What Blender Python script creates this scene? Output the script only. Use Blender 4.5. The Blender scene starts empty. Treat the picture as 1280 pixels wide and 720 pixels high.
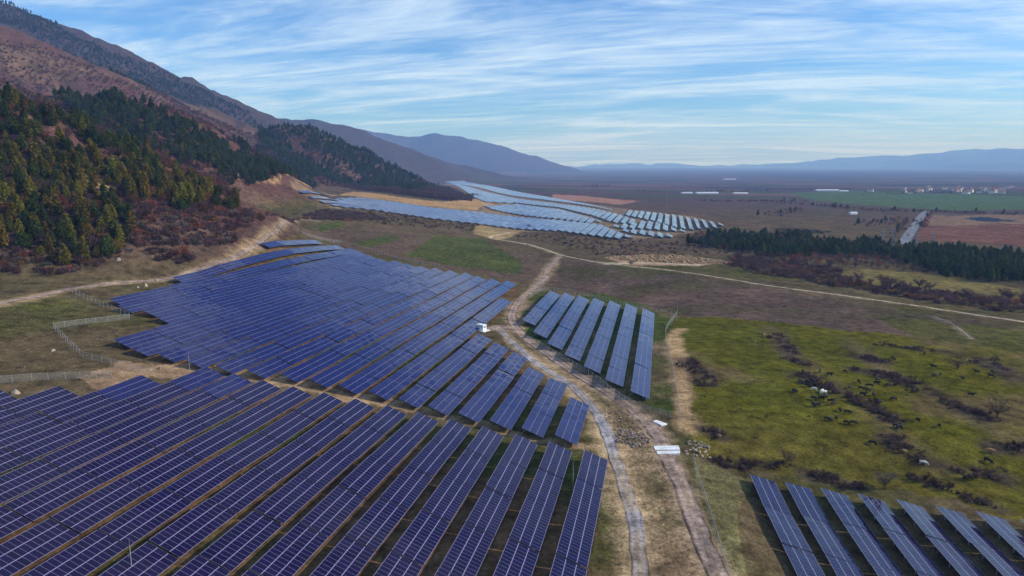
import bpy, bmesh, math, random
import numpy as np
from mathutils import Vector, Matrix, Quaternion
random.seed(7); RNG = np.random.default_rng(11)
R = math.radians
sc = bpy.context.scene
COL = sc.collection

# ------------------------------------------------------------------ camera, sky, sun, exposure
CAM_H, CAM_PITCH, FPX = 75.0, R(10.0), 881.0
cam = bpy.data.cameras.new('camera'); cam_o = bpy.data.objects.new('camera', cam); COL.objects.link(cam_o)
cam.sensor_width = 36.0; cam.lens = 36.0 * FPX / 1280.0
cam.clip_start = 1.0; cam.clip_end = 90000.0
cam_o.location = (0, 0, CAM_H); cam_o.rotation_euler = (R(90) - CAM_PITCH, 0, 0)
sc.camera = cam_o
SUN_AZ, SUN_EL = R(92), R(29)          # azimuth clockwise from +Y (the way the camera looks)
SKY_STRENGTH = 0.12; CLOUD_SEED = 5.2  # seed picked to put an unseen bright cloud where the middle panels reflect
world = bpy.data.worlds.new('World'); sc.world = world; world.use_nodes = True
def build_world():
    nt = world.node_tree; n = nt.nodes; l = nt.links; n.clear()
    out = n.new('ShaderNodeOutputWorld'); bg = n.new('ShaderNodeBackground'); bg.inputs['Strength'].default_value = SKY_STRENGTH
    sky = n.new('ShaderNodeTexSky'); sky.sky_type = 'NISHITA'; sky.sun_disc = False
    sky.sun_elevation = SUN_EL; sky.sun_rotation = SUN_AZ; sky.altitude = 500; sky.air_density = 1.0; sky.dust_density = 1.0; sky.ozone_density = 2.0
    tc = n.new('ShaderNodeTexCoord')
    sep = n.new('ShaderNodeSeparateXYZ'); l.new(tc.outputs['Generated'], sep.inputs[0])
    def m(op, a, b=None, clamp=False):
        k = n.new('ShaderNodeMath'); k.operation = op; k.use_clamp = clamp
        for i, v in enumerate((a, b)):
            if v is None: continue
            if isinstance(v, (int, float)): k.inputs[i].default_value = v
            else: l.new(v, k.inputs[i])
        return k.outputs[0]
    zc = m('ADD', m('MAXIMUM', sep.outputs['Z'], 0.0), 0.10)
    cx, cy = m('DIVIDE', sep.outputs['X'], zc), m('DIVIDE', sep.outputs['Y'], zc)
    def clouds(ang, sx, sy, scale, detail, rough, dist, off):
        ca, sa = math.cos(ang), math.sin(ang)
        u = m('ADD', m('MULTIPLY', cx, ca * sx), m('MULTIPLY', cy, sa * sx))
        v = m('ADD', m('MULTIPLY', cx, -sa * sy), m('MULTIPLY', cy, ca * sy))
        c = n.new('ShaderNodeCombineXYZ'); l.new(u, c.inputs[0]); l.new(v, c.inputs[1]); c.inputs[2].default_value = off
        t = n.new('ShaderNodeTexNoise'); t.inputs['Scale'].default_value = scale; t.inputs['Detail'].default_value = detail
        t.inputs['Roughness'].default_value = rough; t.inputs['Distortion'].default_value = dist
        l.new(c.outputs[0], t.inputs['Vector']); return t.outputs['Fac']
    a = clouds(R(-14), 0.34, 1.0, 1.25, 9, 0.58, 1.0, CLOUD_SEED)
    b = clouds(R(-20), 0.5, 1.6, 4.2, 8, 0.65, 0.5, 9.1)
    mix = m('ADD', m('MULTIPLY', a, 0.72), m('MULTIPLY', b, 0.28))
    ramp = n.new('ShaderNodeMapRange'); ramp.inputs[1].default_value = 0.40; ramp.inputs[2].default_value = 0.66
    ramp.inputs[3].default_value = 0.0; ramp.inputs[4].default_value = 1.0; ramp.interpolation_type = 'SMOOTHSTEP'
    l.new(mix, ramp.inputs[0])
    tint = n.new('ShaderNodeMix'); tint.data_type = 'RGBA'; tint.blend_type = 'MULTIPLY'; tint.inputs[0].default_value = 1.0
    l.new(sky.outputs[0], tint.inputs[6]); tint.inputs[7].default_value = (0.62, 1.05, 1.62, 1)
    mx = n.new('ShaderNodeMix'); mx.data_type = 'RGBA'
    l.new(m('MULTIPLY', m('MULTIPLY', ramp.outputs[0], 0.88), m('GREATER_THAN', sep.outputs['Z'], -0.005)), mx.inputs[0]); l.new(tint.outputs[2], mx.inputs[6])
    mx.inputs[7].default_value = (6.7, 8.5, 10.6, 1)
    l.new(mx.outputs[2], bg.inputs[0]); l.new(bg.outputs[0], out.inputs[0])
build_world()
sun = bpy.data.lights.new('sun', 'SUN'); sun.energy = 4.8; sun.angle = R(0.53); sun.color = (1.0, 0.93, 0.82)
sun_o = bpy.data.objects.new('sun', sun); COL.objects.link(sun_o)
sdir = Vector((math.sin(SUN_AZ) * math.cos(SUN_EL), math.cos(SUN_AZ) * math.cos(SUN_EL), math.sin(SUN_EL)))
sun_o.rotation_euler = (-sdir).to_track_quat('-Z', 'Y').to_euler(); sun_o.location = sdir * 300
sc.view_settings.view_transform = 'Standard'; sc.view_settings.look = 'None'
sc.view_settings.exposure = -0.15; sc.view_settings.gamma = 1.0
try: sc.view_settings.use_curve_mapping = False
except Exception: pass
sc.render.engine = 'CYCLES'
sc.cycles.use_denoising = True
sc.cycles.max_bounces = 6; sc.cycles.diffuse_bounces = 2; sc.cycles.glossy_bounces = 3
sc.cycles.transparent_max_bounces = 24; sc.cycles.volume_bounces = 1
sc.cycles.sample_clamp_indirect = 6.0

# ------------------------------------------------------------------ noise + terrain height
_T = RNG.random((256, 256))
def vnoise(x, y, s=0):
    x = np.asarray(x, float) + 17.3 * s; y = np.asarray(y, float) + 41.7 * s
    xi = np.floor(x).astype(int); yi = np.floor(y).astype(int); fx = x - xi; fy = y - yi
    fx = fx * fx * fx * (fx * (fx * 6 - 15) + 10); fy = fy * fy * fy * (fy * (fy * 6 - 15) + 10)
    g = lambda i, j: _T[i & 255, j & 255]
    return (g(xi, yi) * (1 - fx) + g(xi + 1, yi) * fx) * (1 - fy) + (g(xi, yi + 1) * (1 - fx) + g(xi + 1, yi + 1) * fx) * fy
def fbm(x, y, oct=4, s=0, gain=0.5):
    a, t, n = 1.0, 0.0, 0.0
    for o in range(oct):
        t = t + a * (vnoise(x * 2 ** o, y * 2 ** o, s + o * 3) * 2 - 1); n += a; a *= gain
    return t / n
def softplus(t, k): return k * np.logaddexp(0, t / k)
def smax(a, b, k): return np.maximum(a, b) + k * np.log1p(np.exp(-np.abs(a - b) / k))
def ray_dir(px, py):
    xc = (px - 640) / FPX; yc = -(py - 360) / FPX; c, s = math.cos(CAM_PITCH), math.sin(CAM_PITCH)
    return np.array([xc, c + yc * s, -s + yc * c])
def crest(px, py, y):                       # a surveyed crest point at a given distance
    d = ray_dir(px, py); t = y / d[1]; return (d[0] * t, y, CAM_H + d[2] * t)
RIDGES = [   # crest points, fall per metre towards both sides
    ([crest(-260, 40, 400), crest(0, 140, 430), crest(60, 156, 455), crest(150, 200, 490), crest(282, 254, 525)], 0.52, 4),
    ([crest(-60, 90, 720), crest(70, 116, 760), crest(130, 112, 780), crest(200, 138, 820), crest(318, 206, 890)], 0.64, 6),
    ([crest(-200, -10, 1187), crest(0, 34, 1312), crest(100, 84, 1437), crest(250, 134, 1625), crest(335, 168, 1812), crest(370, 195, 1950)], 0.50, 12),
    ([crest(-300, -20, 2000), crest(-150, -20, 2100), crest(0, 4, 2187), crest(60, 24, 2250), crest(130, 60, 2375), crest(220, 97, 2562), crest(300, 132, 2750), crest(345, 154, 2875), crest(430, 195, 3125)], 0.52, 16),
    ([crest(300, 185, 1456), crest(345, 160, 1495), crest(380, 157, 1534), crest(440, 184, 1586), crest(520, 224, 1638), crest(585, 254, 1670)], 0.72, 6),
    ([crest(180, 112, 3794), crest(270, 138, 3909), crest(340, 147, 4024), crest(385, 149, 4082), crest(420, 156, 4140), crest(470, 176, 4255), crest(520, 192, 4370), crest(580, 207, 4542), crest(640, 221, 4715), crest(700, 226, 4945)], 0.42, 30),
    ([crest(400, 150, 8840), crest(510, 172, 9100), crest(540, 169, 9165), crest(562, 170, 9230), crest(600, 180, 9360), crest(640, 190, 9490), crest(680, 203, 9750), crest(712, 214, 10010)], 0.34, 50),
    ([crest(600, 206, 22500), crest(710, 207, 22500), crest(745, 206, 22500), crest(800, 203.5, 22500), crest(825, 204, 22500), crest(858, 208, 22500), crest(900, 207, 23250), crest(950, 205, 22500), crest(1010, 204, 21750)], 0.10, 20),
    ([crest(980, 206, 21750), crest(1020, 203, 21000), crest(1060, 200, 20250), crest(1075, 197, 19950), crest(1118, 194.5, 19500), crest(1140, 197, 19200), crest(1160, 194, 18900), crest(1215, 192, 18450), crest(1240, 188, 18000), crest(1290, 184, 17700), crest(1500, 175, 17250)], 0.13, 20),
    ([crest(1100, 214, 14700), crest(1200, 208, 14250), crest(1290, 203, 13800), crest(1500, 190, 13500)], 0.12, 15),
]
def seg_dist(x, y, pts):
    best = np.full(np.shape(x), 1e18); zc = np.zeros(np.shape(x))
    for (ax, ay, az), (bx, by, bz) in zip(pts[:-1], pts[1:]):
        dx, dy = bx - ax, by - ay
        t = np.clip(((x - ax) * dx + (y - ay) * dy) / (dx * dx + dy * dy), 0, 1)
        d = (x - ax - t * dx) ** 2 + (y - ay - t * dy) ** 2
        m = d < best; best = np.where(m, d, best); zc = np.where(m, az + t * (bz - az), zc)
    return np.sqrt(best), zc
def base_z(x, y):
    z = 0.135 * (205 - softplus(205 - softplus(3 - x, 9), 14)) * (1 - 0.85 * np.clip((y - 1500) / 1500, 0, 1))
    z = z - 0.022 * softplus(x - 110, 25) * np.exp(-np.maximum(x - 110, 0) / 900)
    z = z - 6.0 / (1 + np.exp(-(x - 52) / 5.0)) / (1 + np.exp((y - 178) / 6.0))
    z = z - 0.010 * np.minimum(softplus(y - 1350, 100), 3500)
    return z
def hz(x, y):
    x = np.asarray(x, float); y = np.asarray(y, float)
    b = base_z(x, y); z = b.copy()
    shp = z.shape; xf, yf, z, bf = x.ravel(), y.ravel(), z.ravel(), b.ravel()
    for pts, fall, k in RIDGES:
        L = 30.0 if pts[0][1] < 500 or fall > .7 else max(60.0, 0.05 * pts[0][1]); reach = max(p[2] for p in pts) / fall + 2.5 * L
        m = np.nonzero((xf > min(p[0] for p in pts) - reach) & (xf < max(p[0] for p in pts) + reach) & (yf > min(p[1] for p in pts) - reach) & (yf < max(p[1] for p in pts) + reach))[0]
        if not len(m): continue
        r = np.full(len(m), -1e9)
        for (ax, ay, az), (bx, by, bz) in zip(pts[:-1], pts[1:]):
            dx, dy = bx - ax, by - ay; t = np.clip(((xf[m] - ax) * dx + (yf[m] - ay) * dy) / (dx * dx + dy * dy), 0, 1)
            d2 = (xf[m] - ax - t * dx) ** 2 + (yf[m] - ay - t * dy) ** 2
            r = smax(r, az + t * (bz - az) - fall * (np.sqrt(d2 + (L * .5) ** 2) - L * .5), 1.5)
        q = r > z[m] - 60 - L * .3
        m, r = m[q], r[q]
        if not len(m): continue
        xx, yy = xf[m], yf[m]
        lift = np.clip((r - bf[m]) / 60.0, 0, 1)
        r = r + lift * (fbm(xx / (L * 2.2), yy / (L * 2.2), 4, 5) * L * (.20 if pts[0][1] < 3000 else .06) + fbm(xx / (L * .6), yy / (L * .6), 3, 9) * L * 0.05)
        gl = 1 - 2 * np.abs(fbm(xx / (L * 1.1), yy / (L * 1.1), 4, 15)); r = r + lift * (gl - .7) * L * (.16 if pts[0][1] < 3000 else .05)
        z[m] = smax(z[m], r, min(k, 14) * 0.55)
    z = z.reshape(shp)
    near = np.exp(-(np.hypot(x, y) / 1800) ** 2)
    z = z + near * (fbm(x / 95, y / 95, 2, 2) * 0.55 + fbm(x / 14, y / 14, 2, 4) * 0.16)
    return z
_tr = np.geomspace(95, 24000, 420)
def at(px, py, h=0.0, far=None):
    """the point of the ground (raised by h) that the surveyor's sight line meets"""
    d = ray_dir(px, py); s = (_tr if far is None else _tr[_tr < far]) / math.hypot(d[0], d[1])
    for k in range(3):
        f = CAM_H + d[2] * s - (hz(d[0] * s, d[1] * s) + h)
        i = int(np.argmax(f < 0))
        if f[i] >= 0:
            if far is not None:
                i = int(np.argmin(f)); return Vector((d[0] * s[i], d[1] * s[i], float(hz(d[0] * s[i], d[1] * s[i]))))
            i = len(s) - 1
        if i == 0: i = 1
        lo, hi = s[i - 1], s[i]
        if k < 2: s = np.linspace(lo, hi, 24)
    hi = lo + (hi - lo) * f[i - 1] / max(f[i - 1] - f[i], 1e-9)
    return Vector((d[0] * hi, d[1] * hi, CAM_H + d[2] * hi - h))
def xy(pts, h=0.0): return [tuple(at(px, py, h)[:2]) for px, py in pts]
def inside(x, y, poly):
    x = np.asarray(x, float); y = np.asarray(y, float); r = np.zeros(x.shape, bool); n = len(poly)
    for i in range(n):
        x1, y1 = poly[i]; x2, y2 = poly[(i + 1) % n]
        if y1 == y2: continue
        c = ((y1 > y) != (y2 > y)) & (x < (x2 - x1) * (y - y1) / (y2 - y1) + x1); r ^= c
    return r
def pix(x, y, z):
    z = z - CAM_H; c, s = math.cos(CAM_PITCH), math.sin(CAM_PITCH)
    zc = y * c - z * s; yc = y * s + z * c
    return 640 + FPX * x / zc, 360 - FPX * yc / zc
def line_dist(x, y, pts):
    return seg_dist(x, y, [(p[0], p[1], 0.0) for p in pts])[0]

# ------------------------------------------------------------------ object helpers
def tag(o, label=None, cat=None, group=None, kind=None):
    if label: o['label'] = label
    if cat: o['category'] = cat
    if group: o['group'] = group
    if kind: o['kind'] = kind
    return o
def empty(name, loc=(0, 0, 0), rz=0.0):
    o = bpy.data.objects.new(name, None); o.location = loc; o.rotation_euler = (0, 0, rz); o.empty_display_size = 0.5
    COL.objects.link(o); return o
def link(name, me, parent=None, mats=None):
    o = bpy.data.objects.new(name, me)
    if mats:
        for m_ in mats: me.materials.append(m_)
    COL.objects.link(o)
    if parent: o.parent = parent
    return o
def mesh_of(name, V, F, mats=None, smooth=False, mi=None):
    me = bpy.data.meshes.new(name); me.from_pydata([tuple(v) for v in V], [], [tuple(f) for f in F])
    for m_ in mats or []: me.materials.append(m_)
    if mi is not None: me.polygons.foreach_set('material_index', mi)
    if smooth: me.polygons.foreach_set('use_smooth', [True] * len(me.polygons))
    me.update(); return me
class MB:
    def __init__(s): s.V = []; s.F = []; s.M = []
    def box(s, c, d, mi=0, rz=0.0, taper=1.0):
        b = len(s.V); ca, sa = math.cos(rz), math.sin(rz)
        for k in (-1, 1):
            t = taper if k > 0 else 1.0
            for i, j in ((-1, -1), (1, -1), (1, 1), (-1, 1)):
                x, y = i * d[0] / 2 * t, j * d[1] / 2 * t
                s.V.append((c[0] + x * ca - y * sa, c[1] + x * sa + y * ca, c[2] + k * d[2] / 2))
        for f in ((3, 2, 1, 0), (4, 5, 6, 7), (0, 1, 5, 4), (1, 2, 6, 5), (2, 3, 7, 6), (3, 0, 4, 7)):
            s.F.append(tuple(b + i for i in f)); s.M.append(mi)
        return s
    def tube(s, p, q, r0, r1, n=6, mi=0):
        p, q = Vector(p), Vector(q); a = (q - p).normalized(); u = a.orthogonal().normalized(); w = a.cross(u); b = len(s.V)
        for c, r in ((p, r0), (q, r1)):
            for i in range(n):
                t = 2 * math.pi * i / n; s.V.append(tuple(c + (u * math.cos(t) + w * math.sin(t)) * r))
        for i in range(n):
            j = (i + 1) % n; s.F.append((b + i, b + j, b + n + j, b + n + i)); s.M.append(mi)
        s.F.append(tuple(b + n + i for i in range(n))); s.M.append(mi)
        return s
    def quad(s, a, b_, c, d, mi=0):
        b = len(s.V); s.V += [tuple(a), tuple(b_), tuple(c), tuple(d)]; s.F.append((b, b + 1, b + 2, b + 3)); s.M.append(mi); return s
    def mesh(s, name, mats, smooth=False): return mesh_of(name, s.V, s.F, mats, smooth, s.M)

# ------------------------------------------------------------------ materials
def new_mat(name):
    m_ = bpy.data.materials.new(name); m_.use_nodes = True
    nt = m_.node_tree; return m_, nt.nodes, nt.links, nt.nodes['Principled BSDF']
def rough_mat(name, col, rough=0.9, var=0.35, scale=1.0, bump=0.0, rand=0.0, spec=0.3, col2=None, leaf=False):
    m_, n, l, p = new_mat(name)
    p.inputs['Roughness'].default_value = rough; p.inputs['Specular IOR Level'].default_value = spec
    tc = n.new('ShaderNodeTexCoord'); t = n.new('ShaderNodeTexNoise'); t.inputs['Scale'].default_value = scale; t.inputs['Detail'].default_value = 6
    l.new(tc.outputs['Object'], t.inputs['Vector'])
    mx = n.new('ShaderNodeMix'); mx.data_type = 'RGBA'
    c2 = col2 or tuple(c * (1 - var) for c in col); c1 = tuple(min(1, c * (1 + var * .6)) for c in col) if col2 is None else col
    mr = n.new('ShaderNodeMapRange'); mr.inputs[1].default_value = .36; mr.inputs[2].default_value = .64
    l.new(t.outputs['Fac'], mr.inputs[0]); l.new(mr.outputs[0], mx.inputs[0])
    mx.inputs[6].default_value = (*c2, 1); mx.inputs[7].default_value = (*c1, 1)
    src = mx.outputs[2]
    if rand:
        oi = n.new('ShaderNodeObjectInfo'); r2 = n.new('ShaderNodeMapRange'); r2.inputs[3].default_value = 1 - rand; r2.inputs[4].default_value = 1 + rand
        l.new(oi.outputs['Random'], r2.inputs[0]); h = n.new('ShaderNodeHueSaturation'); l.new(src, h.inputs['Color']); l.new(r2.outputs[0], h.inputs['Value'])
        r3 = n.new('ShaderNodeMapRange'); r3.inputs[3].default_value = .47; r3.inputs[4].default_value = .53
        w = n.new('ShaderNodeMath'); w.operation = 'FRACT'; w2 = n.new('ShaderNodeMath'); w2.operation = 'MULTIPLY'; w2.inputs[1].default_value = 7.31
        l.new(oi.outputs['Random'], w2.inputs[0]); l.new(w2.outputs[0], w.inputs[0]); l.new(w.outputs[0], r3.inputs[0]); l.new(r3.outputs[0], h.inputs['Hue'])
        src = h.outputs[0]
    l.new(src, p.inputs['Base Color'])
    if leaf:
        tl = n.new('ShaderNodeBsdfTranslucent'); df = n.new('ShaderNodeBsdfDiffuse'); ms = n.new('ShaderNodeMixShader'); ms.inputs[0].default_value = .42
        l.new(src, tl.inputs[0]); l.new(src, df.inputs[0]); l.new(df.outputs[0], ms.inputs[1]); l.new(tl.outputs[0], ms.inputs[2]); l.new(ms.outputs[0], n['Material Output'].inputs[0])
    if bump:
        b = n.new('ShaderNodeBump'); b.inputs['Distance'].default_value = bump; b.inputs['Strength'].default_value = 1.0
        l.new(t.outputs['Fac'], b.inputs['Height']); l.new(b.outputs[0], p.inputs['Normal'])
    return m_
def glass_panel(name, base, rough, ior):
    m_, n, l, p = new_mat(name)
    p.inputs['Roughness'].default_value = rough; p.inputs['IOR'].default_value = ior
    geo = n.new('ShaderNodeNewGeometry'); oi = n.new('ShaderNodeObjectInfo')
    add = n.new('ShaderNodeMath'); add.operation = 'ADD'; l.new(geo.outputs['Random Per Island'], add.inputs[0]); l.new(oi.outputs['Random'], add.inputs[1])
    fr = n.new('ShaderNodeMath'); fr.operation = 'FRACT'; l.new(add.outputs[0], fr.inputs[0])
    mx = n.new('ShaderNodeMix'); mx.data_type = 'RGBA'
    mx.inputs[6].default_value = (*[c * .75 for c in base], 1); mx.inputs[7].default_value = (*[c * 1.25 for c in base], 1)
    l.new(fr.outputs[0], mx.inputs[0]); l.new(mx.outputs[2], p.inputs['Base Color'])
    # dust lies unevenly over the field: duller, paler glass in places
    dn = n.new('ShaderNodeTexNoise'); dn.inputs['Scale'].default_value = .035; dn.inputs['Detail'].default_value = 5; l.new(geo.outputs['Position'], dn.inputs['Vector'])
    dr = n.new('ShaderNodeMapRange'); dr.inputs[1].default_value = .42; dr.inputs[2].default_value = .72; dr.inputs[3].default_value = rough * .6; dr.inputs[4].default_value = rough * 2.6; l.new(dn.outputs['Fac'], dr.inputs[0]); l.new(dr.outputs[0], p.inputs['Roughness'])
    dc = n.new('ShaderNodeMix'); dc.data_type = 'RGBA'; dm = n.new('ShaderNodeMapRange'); dm.inputs[1].default_value = .50; dm.inputs[2].default_value = .78; dm.inputs[4].default_value = .035; l.new(dn.outputs['Fac'], dm.inputs[0])
    l.new(dm.outputs[0], dc.inputs[0]); l.new(mx.outputs[2], dc.inputs[6]); dc.inputs[7].default_value = (.20, .17, .22, 1); l.new(dc.outputs[2], p.inputs['Base Color'])
    # every module sits a hair off its neighbours' plane
    wn = n.new('ShaderNodeTexWhiteNoise'); wn.noise_dimensions = '1D'; l.new(fr.outputs[0], wn.inputs['W'])
    sub = n.new('ShaderNodeVectorMath'); sub.operation = 'SUBTRACT'; l.new(wn.outputs['Color'], sub.inputs[0]); sub.inputs[1].default_value = (.5, .5, .5)
    sc_ = n.new('ShaderNodeVectorMath'); sc_.operation = 'SCALE'; l.new(sub.outputs[0], sc_.inputs[0]); sc_.inputs['Scale'].default_value = 0.03
    ad = n.new('ShaderNodeVectorMath'); ad.operation = 'ADD'; l.new(geo.outputs['Normal'], ad.inputs[0]); l.new(sc_.outputs[0], ad.inputs[1])
    nm = n.new('ShaderNodeVectorMath'); nm.operation = 'NORMALIZE'; l.new(ad.outputs[0], nm.inputs[0]); l.new(nm.outputs[0], p.inputs['Normal'])
    return m_
def ground_mat(name, bump=0.25):
    m_, n, l, p = new_mat(name)
    p.inputs['Roughness'].default_value = 0.95; p.inputs['Specular IOR Level'].default_value = 0.0
    at_ = n.new('ShaderNodeVertexColor'); at_.layer_name = 'Col'
    tc = n.new('ShaderNodeTexCoord')
    def nz(scale, det, ro=.6):
        t = n.new('ShaderNodeTexNoise'); t.inputs['Scale'].default_value = scale; t.inputs['Detail'].default_value = det; t.inputs['Roughness'].default_value = ro
        l.new(tc.outputs['Object'], t.inputs['Vector']); return t.outputs['Fac']
    def mr(f, a, b, c, d):
        k = n.new('ShaderNodeMapRange'); l.new(f, k.inputs[0])
        for i, v in enumerate((a, b, c, d)): k.inputs[i + 1].default_value = v
        return k.outputs[0]
    def mul(c, f):
        k = n.new('ShaderNodeMix'); k.data_type = 'RGBA'; k.blend_type = 'MULTIPLY'; k.inputs[0].default_value = 1
        l.new(c, k.inputs[6]); l.new(f, k.inputs[7]); return k.outputs[2]
    n1, n2, n3 = nz(.03, 5), nz(.22, 6, .65), nz(1.3, 5, .7)
    c = mul(at_.outputs[0], mr(n1, .3, .7, .72, 1.28)); c = mul(c, mr(n2, .32, .68, .48, 1.5)); c = mul(c, mr(n3, .3, .7, .5, 1.5))
    # dry straw-coloured tufts
    mx = n.new('ShaderNodeMix'); mx.data_type = 'RGBA'; l.new(mr(nz(.55, 7, .75), .56, .70, 0, .45), mx.inputs[0])
    l.new(c, mx.inputs[6])
    hs = n.new('ShaderNodeHueSaturation'); hs.inputs['Saturation'].default_value = .75; hs.inputs['Value'].default_value = 1.9; l.new(c, hs.inputs['Color']); l.new(hs.outputs[0], mx.inputs[7])
    l.new(mx.outputs[2], p.inputs['Base Color'])
    b = n.new('ShaderNodeBump'); b.inputs['Distance'].default_value = bump; b.inputs['Strength'].default_value = 1.0
    l.new(nz(.8, 6, .7), b.inputs['Height']); l.new(b.outputs[0], p.inputs['Normal'])
    return m_
MAT = dict(
    ground=ground_mat('ground_soil_and_grass'),
    gravel=ground_mat('gravel', .05),
    asphalt=rough_mat('asphalt', (.15, .15, .165), .85, .25, .06),
    concrete=rough_mat('concrete', (.72, .72, .72), .8, .2, .8),
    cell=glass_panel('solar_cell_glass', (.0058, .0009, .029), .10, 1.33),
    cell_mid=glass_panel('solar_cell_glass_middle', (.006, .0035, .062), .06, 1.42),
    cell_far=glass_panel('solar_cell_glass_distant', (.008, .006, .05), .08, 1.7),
    alu=rough_mat('anodised_aluminium', (.27, .25, .40), .5, .1, 2.0, 0, 0, .3),
    steel=rough_mat('galvanised_steel', (.35, .35, .37), .5, .2, 2.0, 0, 0, .5),
    back=rough_mat('module_backsheet', (.25, .25, .27), .8, .1, 1.0),
    white=rough_mat('white_painted_metal', (.80, .82, .86), .5, .06, 1.0, 0, 0, .4),
    vent=rough_mat('grey_louvre', (.25, .27, .30), .6, .1, 3.0),
    pine=rough_mat('pine_needles', (.190, .156, .026), .85, .45, .8, 0, .35, .0, None, True),
    pine_dark=rough_mat('dark_pine_needles', (.078, .095, .022), .85, .45, .8, 0, .3, .0, None, True),
    bark=rough_mat('pine_bark', (.12, .075, .05), .95, .3, 3),
    twig=rough_mat('bare_brown_twigs', (.125, .075, .068), .95, .35, 1.2, 0, .3, .0, None, True),
    twig_rust=rough_mat('rusty_dead_leaves', (.24, .105, .055), .95, .35, 1.2, 0, .3, .0, None, True),
    twig_grey=rough_mat('grey_twigs', (.16, .13, .12), .95, .3, 1.2, 0, .2, .0, None, True),
    bush=rough_mat('dark_scrub', (.105, .070, .066), .95, .4, 1.0, 0, .35, .0, None, True),
    spoil=rough_mat('orange_spoil', (.34, .21, .12), .95, .4, .5, .1, .2),
    rock=rough_mat('pale_rock', (.33, .26, .21), .95, .4, 1.5, .05, .25),
    cow_black=rough_mat('black_hide', (.012, .010, .010), .7, .3, 2.0),
    cow_tan=rough_mat('tan_hide', (.36, .20, .09), .8, .3, 2.0),
    cow_white=rough_mat('white_hide', (.70, .68, .62), .8, .2, 2.0),
    roof=rough_mat('red_roof_tiles', (.30, .13, .09), .9, .3, .4, 0, .3),
    wallpaint=rough_mat('house_plaster', (.60, .56, .50), .9, .15, .4, 0, .2),
    window=rough_mat('dark_window', (.04, .05, .06), .2, .1, .4),
    film=rough_mat('greenhouse_film', (.58, .60, .66), .5, .05, .2),
    paint=rough_mat('road_paint', (.75, .75, .72), .8, .15, 1.0),
)

# ------------------------------------------------------------------ the cow's body (one skinned mesh, grazing and standing)
def cow_model(name, graze):
    me = bpy.data.meshes.new(name); V = []; E = []; Rr = []
    def add(p, r_, par=None):
        V.append(p); Rr.append(r_)
        if par is not None: E.append((par, len(V) - 1))
        return len(V) - 1
    hip = add((-.70, 0, 1.05), (.30, .36)); belly = add((0, 0, 1.0), (.36, .42), hip); sh = add((.62, 0, 1.08), (.30, .36), belly)
    if graze: nk = add((1.0, 0, .85), (.16, .20), sh); hd = add((1.22, 0, .42), (.14, .15), nk); ms = add((1.32, 0, .14), (.09, .10), hd)
    else: nk = add((.98, 0, 1.32), (.16, .20), sh); hd = add((1.28, 0, 1.48), (.14, .15), nk); ms = add((1.58, 0, 1.34), (.09, .10), hd)
    for s in (-1, 1): add((V[hd][0] - .06, s * .26, V[hd][2] + .10), (.05, .03), hd)
    for bx, par in ((-.78, hip), (.60, sh)):
        for s in (-1, 1):
            a = add((bx, s * .22, .72), (.15, .13), par); k = add((bx + (.06 if bx > 0 else -.06), s * .22, .38), (.075, .075), a); add((bx, s * .22, .02), (.07, .06), k)
    t = add((-1.02, 0, 1.10), (.05, .05), hip); add((-1.10, 0, .45), (.035, .035), t)
    me.from_pydata(V, E, []); o = bpy.data.objects.new(name, me); COL.objects.link(o); o.modifiers.new('skin', 'SKIN')
    for v, r_ in zip(me.skin_vertices[0].data, Rr): v.radius = r_
    me.skin_vertices[0].data[0].use_root = True
    o.modifiers.new('sub', 'SUBSURF').levels = 1
    dg = bpy.context.evaluated_depsgraph_get(); out = bpy.data.meshes.new_from_object(o.evaluated_get(dg)); bpy.data.objects.remove(o); out.materials.clear(); out.name = name
    return out

COWS = {k: [] for k in ('black', 'tan', 'white')}
for g in (True, False):
    me = cow_model('cow', g)
    for k in COWS: c_ = me.copy(); c_.materials.append(MAT['cow_' + k]); COWS[k].append(c_)

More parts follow.
